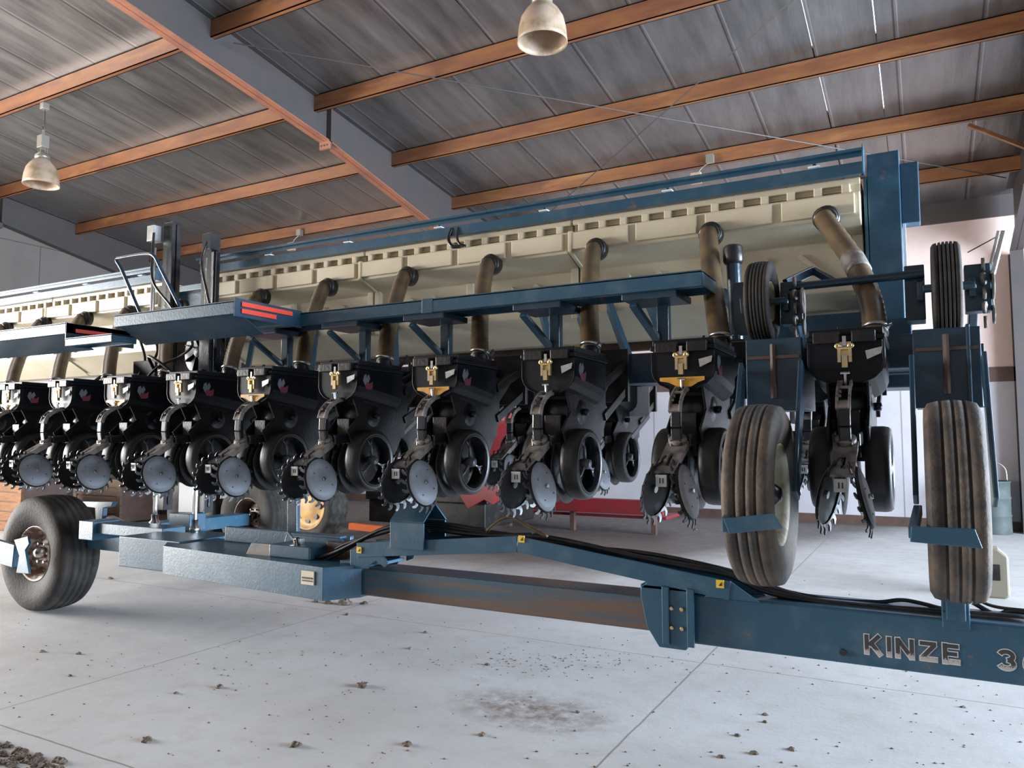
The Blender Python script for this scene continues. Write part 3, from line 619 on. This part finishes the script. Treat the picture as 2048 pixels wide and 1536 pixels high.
# --- carriage, tongue
ca = MB().box(-7.9, -5.2, 4.35, 4.65, .60, .80).box(-8.6, -8.3, 4.6, 7.6, .42, .58)
ca.build('carriage_beam', 'blue', PL, .008)
MB().bar((-6.45, 4.2, .84), (-5.45, 4.2, .84), .22, .09).box(-5.98, -5.7, 4.55, 4.72, .80, .95).box(-6.5, -6.3, 4.05, 4.3, .74, .90).build('mast_base', 'blue', PL, .006)
MB().cyl(at(222, 1046, Y=4.75), at(266, 1068, Y=4.6), .075, 20, 0).cyl(at(264, 1067, Y=4.6), at(272, 1071, Y=4.57), .082, 20, 2).cyl(at(266, 1069, Y=4.6), at(300, 1084, Y=4.45), .03, 10, 1).build('hydraulic_cylinder', ['grey', 'chrome', 'black'], PL)
MB().plate([at(162, 1003, Y=4.7), at(226, 1004, Y=4.7), at(222, 1013, Y=4.7), at(206, 1016, Y=4.7), at(204, 1040, Y=4.7), at(192, 1062, Y=4.7), at(190, 1016, Y=4.7), at(164, 1012, Y=4.7)], (0, 1, 0), .05).build('cylinder_bracket', 'blue', PL, .004)
def swheel(c, ax, R, W, name, tm, rm, hubm, rr, ribs=4, dish=.05, mod=None, studs=True):
    b = MB(); tyre(b, c, ax, R, W, rr, ribs, mod=mod, gd=.022 if W > .3 else .012); t = b.build(name, tm, PL)
    b = MB(); rim(b, c, ax, rr, W, 0, dish); b.build('rim', rm, t)
    a = Vector(ax).normalized(); c = Vector(c); _, u, v = fr_of(a)
    b = MB().lathe([(rr*.22, dish-.01), (rr*.22, dish+.05), (rr*.12, dish+.08), (0, dish+.08)], c, a, 16)
    if studs:
        for k in range(6):
            t_ = k*math.pi/3; p = c+(u*math.cos(t_)+v*math.sin(t_))*rr*.38+a*dish; b.cyl(p, p+a*.03, .012, 6)
    b.build('hub', hubm, t)
    return t
W1 = swheel((-7.37, 4.32, .54), (0, -1, 0), .54, .38, 'transport_wheel', 'rubber', 'rustrim', 'steel', .25, 5, .06)
for x in (-8.35, -9.5): swheel((x, 7.75, .54), (0, -1, 0), .54, .38, 'transport_wheel', 'rubber', 'brownbar', 'black', .25, 5, .02)
p = at(30, 1105, Y=3.95)
b = MB().bar(at(-60, 1085, Y=3.95), at(32, 1112, Y=3.95), .05, .20, 0).plate([at(28, 1080, Y=3.93), at(55, 1073, Y=3.93), at(58, 1088, Y=3.93), at(50, 1100, Y=3.93), at(58, 1148, Y=3.93), at(32, 1146, Y=3.93), at(38, 1112, Y=3.93)], (0, 1, 0), .02).build('wheel_arm', 'blue', PL, .004)
# pivot box and beam
MB().prism([(-4.78, 3.60), (-3.15, 3.45), (-3.02, 3.64), (-3.02, 3.95), (-4.9, 4.1), (-5.1, 3.9)], 'z', .655, .85).prism([(-4.3, 3.57), (-4.0, 3.55), (-4.0, 3.545), (-4.3, 3.565)], 'z', .655, .85).build('pivot_box', 'blue', PL, .012)
MB().box(-3.32, -3.22, 3.448, 3.462, .74, .82).box(-3.31, -3.23, 3.444, 3.45, .775, .784, 1).box(-3.31, -3.23, 3.444, 3.45, .76, .766, 1).build('sticker', ['paper', 'brownbar'], PL)
MB().box(-5.5, -4.8, 3.75, 4.15, .63, .86).box(-3.75, -3.4, 3.6, 3.95, .85, .93).box(-4.6, -3.4, 3.98, 4.02, .85, .96).build('pivot_frame', 'blue', PL, .008)
MB().prism([(-3.98, .845), (-3.93, .925), (-3.62, .925), (-3.62, .845)], 'y', 3.62, 3.64).build('pivot_plate', 'pivotrust', PL, .003)
MB().box(-3.4, -2.95, 3.75, 3.9, .85, .95).build('pivot_block', 'brownbar', PL, .006)
MB().plate([at(574, 1090, Y=4.2), at(574, 1000, Y=4.2), at(580, 991, Y=4.2), at(588, 991, Y=4.2), at(593, 1002, Y=4.2), at(593, 1090, Y=4.2)], (0, 1, 0), .04).build('stop_plate', 'bluedark', PL, .006)
MB().box(-3.06, -1.15, 3.66, 3.88, .665, .828).build('inner_tongue', 'bluerust', PL, .008)
MB().box(-1.2, 2.6, 3.64, 3.92, .635, .868).build('outer_tongue', 'blue', PL, .010)
b = MB().prism([(-1.25, .88), (-1.20, .93), (-1.05, .93), (-1.0, .88), (-1.0, .66), (-1.03, .61), (-1.16, .61), (-1.22, .70), (-1.25, .84)], 'y', 3.60, 3.63)
for x0 in (-1.14, -1.02): b.box(x0, x0+.035, 3.585, 3.60, .63, .90)
b.box(-1.25, -.98, 3.60, 3.96, .88, .90)
for x in (-1.105, -1.055):
    for z in (.71, .80): b.lathe([(.012, 0), (.012, .01), (.008, .012)], (x+.01, 3.60, z), (0, -1, 0), 6, 1, smooth=False)
b.build('sleeve_clamp', ['blue', 'zinc'], PL, .004)
MB().cyl((-.35, 3.64, .682), (-.35, 3.630, .682), .014, 16).build('drain_hole', 'dkink', PL)
# lettering on the beam
def arc(cx, cz, rx, rz, a0, a1, n=14):
    return [(cx+rx*math.cos(math.radians(a0+(a1-a0)*k/n)), cz+rz*math.sin(math.radians(a0+(a1-a0)*k/n))) for k in range(n+1)]
GLYPH = {'K': (.80, [[(.14, 0), (.14, 1)], [(.70, 1), (.24, .47)], [(.34, .58), (.74, 0)]]), 'I': (.34, [[(.17, 0), (.17, 1)]]),
         'N': (.86, [[(.14, 0), (.14, 1)], [(.72, 0), (.72, 1)], [(.14, .96), (.72, .04)]]), 'Z': (.80, [[(.06, .88), (.72, .88)], [(.66, .84), (.14, .16)], [(.06, .12), (.74, .12)]]),
         'E': (.74, [[(.14, 0), (.14, 1)], [(.1, .88), (.68, .88)], [(.1, .5), (.62, .5)], [(.1, .12), (.70, .12)]]),
         '3': (.80, [arc(.37, .69, .24, .20, 160, -80), arc(.37, .30, .26, .20, 80, -160)]),
         '6': (.84, [arc(.41, .33, .25, .22, 0, 360, 24), arc(.50, .40, .34, .49, 90, 180), arc(.46, .72, .22, .18, 90, 30, 5)]),
         '0': (.84, [arc(.41, .5, .25, .39, 0, 360, 28)])}
def lettering(word, x, z, h, y):
    out, ink = MB(), MB(); lay = 0
    for ch in word:
        wd, strokes = GLYPH[ch]
        for st in strokes:
            for mb, w_, e, yy in ((out, .285*h, .045*h, y), (ink, .20*h, 0, y-.0012)):
                P = [Vector((x+u*h*1.10, v*h+z)) for u, v in st]; n = len(P); L, Rr = [], []
                curved = n > 2
                for k in range(n):
                    d = (P[min(k+1, n-1)]-P[max(k-1, 0)])
                    if curved and (P[0]-P[-1]).length < 1e-4 and k in (0, n-1): d = P[1]-P[-2]
                    d.normalize(); p = P[k].copy()
                    vert = not curved and abs(d.x) < .01
                    ins = 0 if mb is out else .0
                    if k == 0 and not (curved and (P[0]-P[-1]).length < 1e-4): p -= d*(e)
                    if k == n-1 and not (curved and (P[0]-P[-1]).length < 1e-4): p += d*(e)
                    nn = Vector((-d.y, d.x))*w_/2; L.append(p+nn); Rr.append(p-nn)
                lay += 1
                for k in range(n-1): mb.add([(q.x, yy-(.00007*lay) % .0009, q.y) for q in (L[k], L[k+1], Rr[k+1], Rr[k])], [(0, 1, 2, 3)])
        x += wd*h*1.27
    out.build('lettering_outline', 'letterw', PL); ink.build('lettering', 'letterd', PL)
lettering('KINZE', -.268, .688, .082, 3.6385)
lettering('3600', .214, .690, .082, 3.6385)
# fold linkage: arms, hooded box, hooks
def arm(pts, y, wd=.045, th=.012):
    b = MB(); P = [Vector(p) for p in pts]
    for a, c_ in zip(P, P[1:]):
        b.bar((a.x, y, a.z), (c_.x, y, c_.z), th, wd*1.9); 
    return b
k0, k1, k2, k3 = at(715, 1100, Y=3.6), at(1035, 1088, Y=3.6), at(1460, 1182, Y=3.6), at(1505, 1200, Y=3.6)
def link(a, c_, name, ex=0):
    b = MB(); h = .085
    for y in (3.60, 3.78): b.bar((a.x, y, a.z), (c_.x, y, c_.z), .010, h)
    b.bar((a.x, 3.69, a.z-h/2+.005), (c_.x, 3.69, c_.z-h/2+.005), .18, .008)
    return b
link(k0, k1, 'x').build('linkage_arm', 'blue', PL, .002)
lb = link(k1, k2, 'x'); lb.prism([(k2.x-.05, k2.z+.04), (k2.x, k2.z+.045), (k2.x+.13, .868), (k2.x-.12, .868)], 'y', 3.6, 3.61); lb.prism([(k2.x-.05, k2.z+.04), (k2.x, k2.z+.045), (k2.x+.13, .868), (k2.x-.12, .868)], 'y', 3.77, 3.78)
lb.build('linkage_arm', 'blue', PL, .002)
ha = at(782, 1085, Y=3.58); hb_ = at(849, 1085, Y=3.58); x0, x1 = ha.x, hb_.x; zb = ha.z
zt = at(815, 1045, Y=3.58).z; b = MB()
b.box(x0, x1, 3.57, 3.58, zb-.03, zt); b.box(x0, x1, 3.79, 3.80, zb, zt)
b.plate([(x0, 3.57, zt), (x1, 3.57, zt), (x1, 3.685, zt+.10), (x0, 3.685, zt+.10)], (0, -.6, .7), .008); b.plate([(x0, 3.80, zt), (x1, 3.80, zt), (x1, 3.685, zt+.10), (x0, 3.685, zt+.10)], (0, .6, .7), .008)
b.plate([(x0, 3.57, zb), (x0, 3.80, zb), (x0, 3.80, zt), (x0, 3.685, zt+.10), (x0, 3.57, zt)], (1, 0, 0), .006)
b.build('cable_hood', 'blue', PL, .002)
for (px, py) in ((718, 1100), (1043, 1078), (1440, 1168)):
    q = at(px, py, Y=3.59); MB().box(q.x-.018, q.x+.018, 3.588, 3.593, q.z-.018, q.z+.018).prism([(q.x-.006, q.z-.008), (q.x+.008, q.z-.008), (q.x+.008, q.z+.010), (q.x+.002, q.z+.002)], 'y', 3.586, 3.588, 1).build('sticker', ['sticker', 'dkink'], PL)
hk = [(700, 1100), (735, 1092), (760, 1103), (772, 1120), (775, 1128), (768, 1135), (752, 1122), (740, 1130), (735, 1138), (700, 1138)]
hk2 = [(745, 1103), (790, 1098), (818, 1098), (830, 1108), (826, 1117), (812, 1122), (812, 1108), (800, 1112), (795, 1128), (745, 1132)]
MB().plate([at(a, c_, Y=3.60) for a, c_ in hk], (0, 1, 0), .012).plate([at(a, c_, Y=3.80) for a, c_ in hk2], (0, 1, 0), .012).bar(at(700, 1120, Y=3.7), at(790, 1122, Y=3.7), .18, .02).build('latch_hook', 'blue', PL, .003)
# post that carries the outer wing tyre
MB().box(.03, .13, 3.632, 3.642, .83, .90).box(.03, .13, 3.64, 3.74, .86, .96).box(.02, .14, 3.56, 3.76, .955, .972).box(.045, .115, 3.6, 3.7, .87, .96).build('rest_post', 'blue', PL, .006)
# hydraulic hoses along the linkage and beam
def hoseline(pts, y, r, name='hydraulic_hose', m='hydraulic'):
    MB().tube(spl([at(a, b_, Y=y+(dy[0] if dy else 0)) for a, b_, *dy in pts], 6), r, 8).build(name, m, PL)
hoseline([(602, 1085), (612, 1100), (650, 1112), (700, 1085), (850, 1048), (990, 1066), (1090, 1082), (1250, 1110), (1400, 1135), (1480, 1150), (1560, 1190), (1700, 1210), (1900, 1225), (2060, 1238)], 3.75, .014)
hoseline([(850, 1056), (960, 1070), (1100, 1076), (1300, 1120), (1450, 1148), (1530, 1182), (1640, 1204), (1800, 1222), (2060, 1246)], 3.72, .014)
hoseline([(850, 1062), (960, 1064), (1150, 1092), (1300, 1108), (1460, 1142), (1550, 1176), (1660, 1208), (1840, 1228), (2060, 1240)], 3.78, .012)
hoseline([(850, 1050), (1020, 1072), (1180, 1094), (1330, 1124), (1440, 1142), (1520, 1170), (1620, 1198), (1750, 1218), (2060, 1244)], 3.74, .012)
hoseline([(973, 1062), (1000, 1040), (1025, 1035), (1055, 1052), (1095, 1074)], 3.7, .010, m='hose')
hoseline([(1500, 1166), (1640, 1196), (1750, 1204), (1800, 1200), (1840, 1206), (1900, 1222)], 3.85, .009)
hoseline([(1945, 1205), (1990, 1228), (2020, 1222), (2060, 1226)], 3.9, .010); hoseline([(1940, 1190), (1985, 1212), (2060, 1222)], 3.9, .007)
hoseline([(594, 1075), (600, 1095), (625, 1115), (660, 1108), (700, 1090), (760, 1060), (800, 1050)], 3.66, .012); hoseline([(590, 1080), (604, 1108), (640, 1122), (690, 1100), (740, 1070)], 3.68, .012)
MB().cyl(at(575, 1063, Y=3.7), at(590, 1082, Y=3.7), .008, 8).box(*(lambda q: (q.x-.03, q.x+.03, q.y-.02, q.y+.02, q.z-.03, q.z+.03))(at(598, 1086, Y=3.7))).build('coupling', 'steel', PL)
MB().prism([(-3.83, .86), (-3.80, .97), (-3.35, .97), (-3.28, .93), (-3.28, .86)], 'y', 3.80, 3.83).bar((-3.80, 3.82, .975), (-3.32, 3.82, .975), .06, .012).build('hose_guard', 'blue', PL, .003)

# --- wing wheels (parked on the beam side) and small drive wheels above them
mud = lambda r, h, k: r
def wing(x, rmat, face):
    t = swheel((x, 3.45, 1.366), (1, 0, 0), .392, .20, 'wing_wheel', 'rubmud', 'rim', 'black', .215, 4, .0, studs=False)
    a = MB()
    for sx in (-1, 1): a.bar((x+sx*.135, 3.75, 1.95), (x+sx*.135, 3.46, 1.36), .02, .10, 0, (0, 1, 0))
    a.box(x-.125, x+.125, 3.84, 4.3, 1.75, 2.0).box(x-.13, x+.13, 3.80, 3.84, 1.74, 2.09).bar((x-.1, 4.0, 2.0), (x-.1, 4.76, 2.07), .05, .12).bar((x+.1, 4.0, 2.0), (x+.1, 4.76, 2.07), .05, .12)
    a.build('wheel_fork', 'bluedark', PL, .005)
    MB().cyl((x, 3.79, 1.80), (x, 3.79, 2.06), .014, 8).box(x-.12, x+.12, 3.785, 3.80, 1.99, 2.005).build('adjuster_screw', 'brownbar', PL)
    return t
wing(-.635, 'rim', 1); wing(.09, 'rim', 1)
MB().plate([at(1446, 1037, Y=3.02), at(1548, 1027, Y=3.02), at(1566, 1057, Y=3.02), at(1458, 1068, Y=3.02)], (0, 1, 0), .008).bar(at(1452, 1050, Y=3.04), at(1470, 1015, Y=3.35), .03, .06).build('mud_scraper', 'blue', PL, .003)
MB().plate([at(1822, 1052, Y=3.02), at(1950, 1058, Y=3.02), at(1966, 1098, Y=3.02), at(1820, 1084, Y=3.02)], (0, 1, 0), .008).bar(at(1826, 1066, Y=3.04), at(1836, 1020, Y=3.4), .03, .04).build('mud_scraper', 'blue', PL, .003)
def lug(r, h, k): return r
for x in (-.745, .11):
    swheel((x, 4.17, 2.335), (1, 0, 0), .218, .125, 'drive_wheel', 'rubber', 'rim', 'black', .105, 6, .0, studs=False)
    MB().bar((x+.11, 4.2, 2.33), (x+.13, 4.55, 2.40), .03, .09).bar((x-.11, 4.2, 2.33), (x-.11, 4.5, 2.42), .03, .09).box(x+.08, x+.19, 4.25, 4.35, 2.22, 2.45).box(x-.18, x-.09, 4.28, 4.45, 2.20, 2.48).bar((x+.12, 4.4, 2.3), (x+.12, 4.76, 2.1), .04, .08).cyl((x-.1, 4.17, 2.335), (x+.12, 4.17, 2.335), .02, 10).build('wheel_mount', 'bluedark', PL, .005)
    if x < 0: MB().bar((x+.1, 4.3, 2.45), (x+.22, 4.5, 2.55), .03, .05).bar((x+.22, 4.5, 2.55), (x+.34, 4.4, 2.45), .03, .04).build('spring_arm', 'bluedark', PL, .005)
    b = MB()
    for q in range(5):
        zz = 2.16+.07*q; b.lathe([(.012, 0), (.03, 0), (.03, .015), (.012, .015)], (x+.15, 4.22, zz), (1, random.uniform(-.3, .3), 0), 10, 0, closed=True)
    b.lathe([(.02, 0), (.07, 0), (.07, .01), (.02, .01)], (x+.19, 4.24, 2.34), (1, 0, 0), 20, 0, closed=True); b.lathe([(.01, 0), (.045, 0), (.045, .01), (.01, .01)], (x+.19, 4.26, 2.20), (1, 0, 0), 16, 0, closed=True)
    b.tube(spl([(x+.195, 4.24, 2.41), (x+.195, 4.30, 2.34), (x+.195, 4.26, 2.16)]), .006, 6)
    b.build('chain_sprocket', 'cast', PL)
MB().cyl((-.62, 4.26, 2.42), (.02, 4.26, 2.43), .022, 12).build('drive_shaft', 'bluedark', PL)
MB().box(-.28, -.05, 4.86, 5.2, 1.9, 2.3).box(-.5, .15, 4.5, 4.75, 1.98, 2.16).build('wing_end_bracket', 'bluedark', PL, .008)
# wing end leg, chain case
b = MB().box(.165, .18, 3.78, 3.88, 1.22, 2.10).cyl((.205, 3.83, 1.74), (.205, 3.83, 1.96), .03, 12).box(.20, .235, 3.86, 3.95, 1.76, 2.02)
b.build('wing_end_leg', 'bluedark', PL, .004)
MB().cyl(at(1985, 548, Y=4.2), at(2007, 462, Y=4.2), .012, 10).cyl(at(1978, 546, Y=4.3), at(1997, 462, Y=4.3), .008, 8, 0).build('marker_rod', 'steel', PL)
MB().tube([at(1935, 505, Y=4.3), at(2000, 470, Y=4.3)], .003, 6).build('cable', 'hydraulic', PL)
# tower at the hopper end
MB().box(-.262, -.085, 5.02, 5.2, 2.2, 3.345).box(-.085, .015, 5.06, 5.18, 2.90, 3.27).box(-.285, -.265, 5.02, 6.1, 2.3, 3.21).build('end_tower', 'blue', PL, .006)
MB().box(-.08, -.065, 5.06, 5.12, 2.3, 2.9).build('tower_lit_edge', 'white', PL)  # white strip painted in for the light along the tower's edge
for u in (0,):
    MB().box(-1.02, -.1, 5.3, 5.34, 2.28, 2.42).box(-.62, -.3, 5.0, 5.3, 2.1, 2.25).build('frame_bar', 'blue', PL)
# amber lamps and small fittings under the hoppers
for px, py, wd in ((1165, 680, .10), (1099, 681, .025)):
    q = at(px, py, Y=5.55); MB().box(q.x-wd, q.x+wd, 5.55, 5.58, q.z-.05, q.z+.05).build('amber_reflector', 'sticker', PL, .01)

# ------------------------------------------------------------------ things behind the planter
RM = empty('red_farm_machine', (-9, 11, 0), label='red farm machine with yellow wheels standing behind the blue planter', category='farm machine')
MB().box(-11.5, -6.8, 10.4, 12.6, 1.0, 2.3).box(-9.8, -7.3, 10.3, 12.4, 2.3, 2.75).prism([(-6.8, 1.2), (-5.9, 1.9), (-5.9, 2.35), (-6.8, 2.3)], 'y', 10.5, 12.4).build('body', 'red', RM, .05)
MB().bar(at(700, 1052, Y=9.3), at(800, 1063, Y=9.5), .12, .10).build('draw_bar', 'orange', RM, .01)
MB().box(-8.4, -6.1, 10.3, 12.0, .22, 1.25).box(-8.4, -6.0, 10.2, 10.3, .6, .75).build('dark_underbody', 'blackdust', RM, .02)  # dark box added to fill the black gap below the body
MB().plate([at(915, 985, Y=9.9), at(960, 960, Y=9.9), at(1000, 965, Y=9.9), at(985, 1010, Y=9.9), at(968, 1000, Y=9.9), at(935, 1018, Y=9.9)], (0, 1, .2), .3).build('folded_shield', 'red', RM, .01)
def lugm(R): return lambda r, h, k: r*(1 if r < R*.93 else (1.0 if k % 3 else .94))
for c, R, W in (((-9.0, 9.6, .52), .62, .42), ((-10.9, 9.8, .52), .6, .4)):
    b = MB(); tyre(b, c, (0, -1, 0), R, W, R*.62, 3, mod=lugm(R), n=60); t = b.build('wheel', 'rubber', RM)
    b = MB(); rim(b, c, (0, -1, 0), R*.62, W, 0, .17)
    for k in range(8):
        a_ = k*math.pi/4; q = Vector(c)+Vector((math.cos(a_)*R*.38, -.125, math.sin(a_)*R*.38)); b.cyl(q, q+Vector((0, -.012, 0)), .05, 14, 1)
    b.build('rim', ['tan', 'dkink'], t)
HB = empty('red_header', (-4.9, 12.5, 0), label='long low red header frame lying on the floor in front of the back wall', category='farm implement')
MB().box(-7.2, -3.9, 12.4, 12.6, .34, .58).box(-7.2, -3.9, 12.6, 13.4, .25, .30).build('frame', 'red', HB, .01)
for x in (-6.9, -5.6, -4.1): MB().box(x-.04, x+.04, 12.5, 12.6, 0, .36).build('leg', 'brownbar', HB)
for x in (-6.6, -6.1): MB().prism([(x-.25, .55), (x+.25, .62), (x+.12, .95), (x-.2, .9)], 'y', 12.1, 12.5).build('divider', 'red', HB, .01)
for (pa, pb, y, lab, m_) in (((-40, 962), (42, 1052), 7.6, 'tan wooden crate behind the transport wheel at the planter centre', 'wood'), ((150, 955), (240, 1062), 9.3, 'dark brown wooden crate behind the grey hydraulic cylinder', 'wooddark'), ((262, 945), (335, 1058), 10.9, 'tall brown wooden crate behind the lift mast base', 'wooddark')):
    a_ = at(*pa, Y=y); b_ = at(*pb, Y=y); z1 = a_.z; cr = MB(); n = 5
    e = empty('wooden_crate', ((a_.x+b_.x)/2, y, 0), label=lab, category='crate')
    for i in range(n): cr.box(a_.x, b_.x, y, y+.02, z1*i/n+.01, z1*(i+1)/n-.01)
    cr.box(a_.x+.02, b_.x-.02, y+.02, y+.8, .02, z1-.02, 1)
    cr.build('crate_body', [m_, 'brownbar'], e)
    for x in (a_.x+.05, b_.x-.05): MB().box(x-.05, x+.05, y-.025, y, 0, z1).build('batten', m_, e)
# drum, jerrycan
p = at(1983, 1060, Z=0); yy = 15.6; q = at(1983, 1000, Y=yy); x = q.x
e = MB().lathe([(0, 0), (.29, 0), (.30, .01), (.29, .02), (.285, .29), (.297, .31), (.285, .33), (.285, .59), (.297, .61), (.285, .63), (.285, .87), (.30, .885), (.29, .9), (.28, .88), (0, .88)], (x, yy, 0), (0, 0, 1), 32).build('oil_drum', 'drum', label='dark grey metal drum standing against the pink wall', category='drum')
e['label'] = 'dark grey metal drum standing at the foot of the back wall'
MB().tube(spl([(x-.05, yy, .88), (x-.05, yy, 1.1), (x+.1, yy, 1.2), (x+.22, yy, 1.1), (x+.24, yy, .9)]), .012, 6).build('handle', 'lampmetal', e)
q = at(1980, 1192, Z=0); x, y = q.x, q.y
e = MB().prism([(x-.19, .03), (x-.16, 0), (x+.14, 0), (x+.17, .03), (x+.17, .42), (x+.08, .50), (x-.06, .52), (x-.16, .50), (x-.19, .44)], 'y', y-.11, y+.11).build('jerrycan', 'beige', bevel=.03, label='beige plastic jug on the floor behind the outermost wing wheel', category='jug')
MB().lathe([(.03, 0), (.03, .05), (.02, .055)], (x-.10, y, .51), (0, 0, 1), 12).build('cap', 'steel', e)
MB().box(x+.0, x+.09, y-.118, y-.110, .18, .34).build('paper_label', 'blackdust', e)

# ------------------------------------------------------------------ soil on the floor
def clod(loc, r):
    b = MB(); n = 7; vs = []
    for i in range(5):
        ph = i*math.pi/8
        for k in range(n):
            t = k*2*math.pi/n; rr = r*random.uniform(.65, 1.2)*math.cos(ph); vs.append((loc[0]+rr*1.3*math.cos(t), loc[1]+rr*math.sin(t), max(0, r*.8*math.sin(ph)*random.uniform(.7, 1.2))))
    fs = [(i*n+k, i*n+(k+1) % n, (i+1)*n+(k+1) % n, (i+1)*n+k) for i in range(4) for k in range(n)]+[tuple(4*n+k for k in range(n))]
    return b.add(vs, fs)
big = [(440, 1375, .025), (725, 1373, .04), (692, 1209, .065), (655, 1207, .04), (630, 1204, .03), (695, 1230, .022), (728, 1208, .035), (220, 1158, .03), (295, 1482, .03), (590, 1492, .03), (158, 1308, .02), (85, 1304, .02), (140, 1352, .015), (352, 1387, .015), (815, 1490, .025), (850, 1266, .02), (975, 1330, .018), (1530, 1430, .016), (1583, 1500, .02), (1508, 1508, .02), (1475, 1472, .016), (1443, 1515, .018), (1926, 1415, .014), (1530, 1445, .014), (820, 1298, .02), (965, 1471, .02), (1155, 1425, .015), (1390, 1060, .035)]
LAB = {0: 'brown soil clod alone on the concrete at the lower middle of the left half', 1: 'flat brown soil clump on the concrete below the inner tongue beam', 2: 'largest brown soil clump just under the end corner of the pivot box', 7: 'soil clump on the concrete between the transport wheel and the pivot box', 27: 'dark soil lump on the floor beyond the linkage arm under the row units'}
for i_, (px, py, r) in enumerate(big):
    q = at(px, py, Z=0); m_ = clod((q.x, q.y), r)
    for _ in range(5): m_.v += []
    o = m_.build('soil_clod', 'soil', label=LAB.get(i_, 'small brown soil clod lying on the pale concrete'), category='soil clod', group='soil clods on the concrete floor')
b = MB()
for _ in range(650):
    px = random.uniform(0, 2048); py = random.uniform(1160, 1536) if random.random() < .8 else random.gauss(1325, 14)
    if random.random() < .18: px = random.gauss(1090, 70); py = random.gauss(1325, 16)
    q = at(px, py, Z=0)
    if py > 1440 and px < 260: continue
    if 8.9 < q.y < 9.9 and -.1 < q.x < 1.2: continue
    c_ = clod((q.x, q.y), random.uniform(.002, .0075)); b.add(c_.v, c_.f)
b.build('crop_debris', 'soil', kind='stuff', label='fine scattered soil crumbs and crop residue on the concrete floor', category='debris')
b = MB()
for _ in range(260):
    px = random.uniform(-120, 130)**1; py = 1536+random.uniform(-55, 30)+(px*.35 if px > 0 else 0)
    q = at(px, py, Z=0); c_ = clod((q.x, q.y), random.uniform(.008, .028)); b.add(c_.v, c_.f)
b.build('soil_heap', 'soil', kind='stuff', label='brown crumbly soil strip at the near corner of the floor', category='soil')
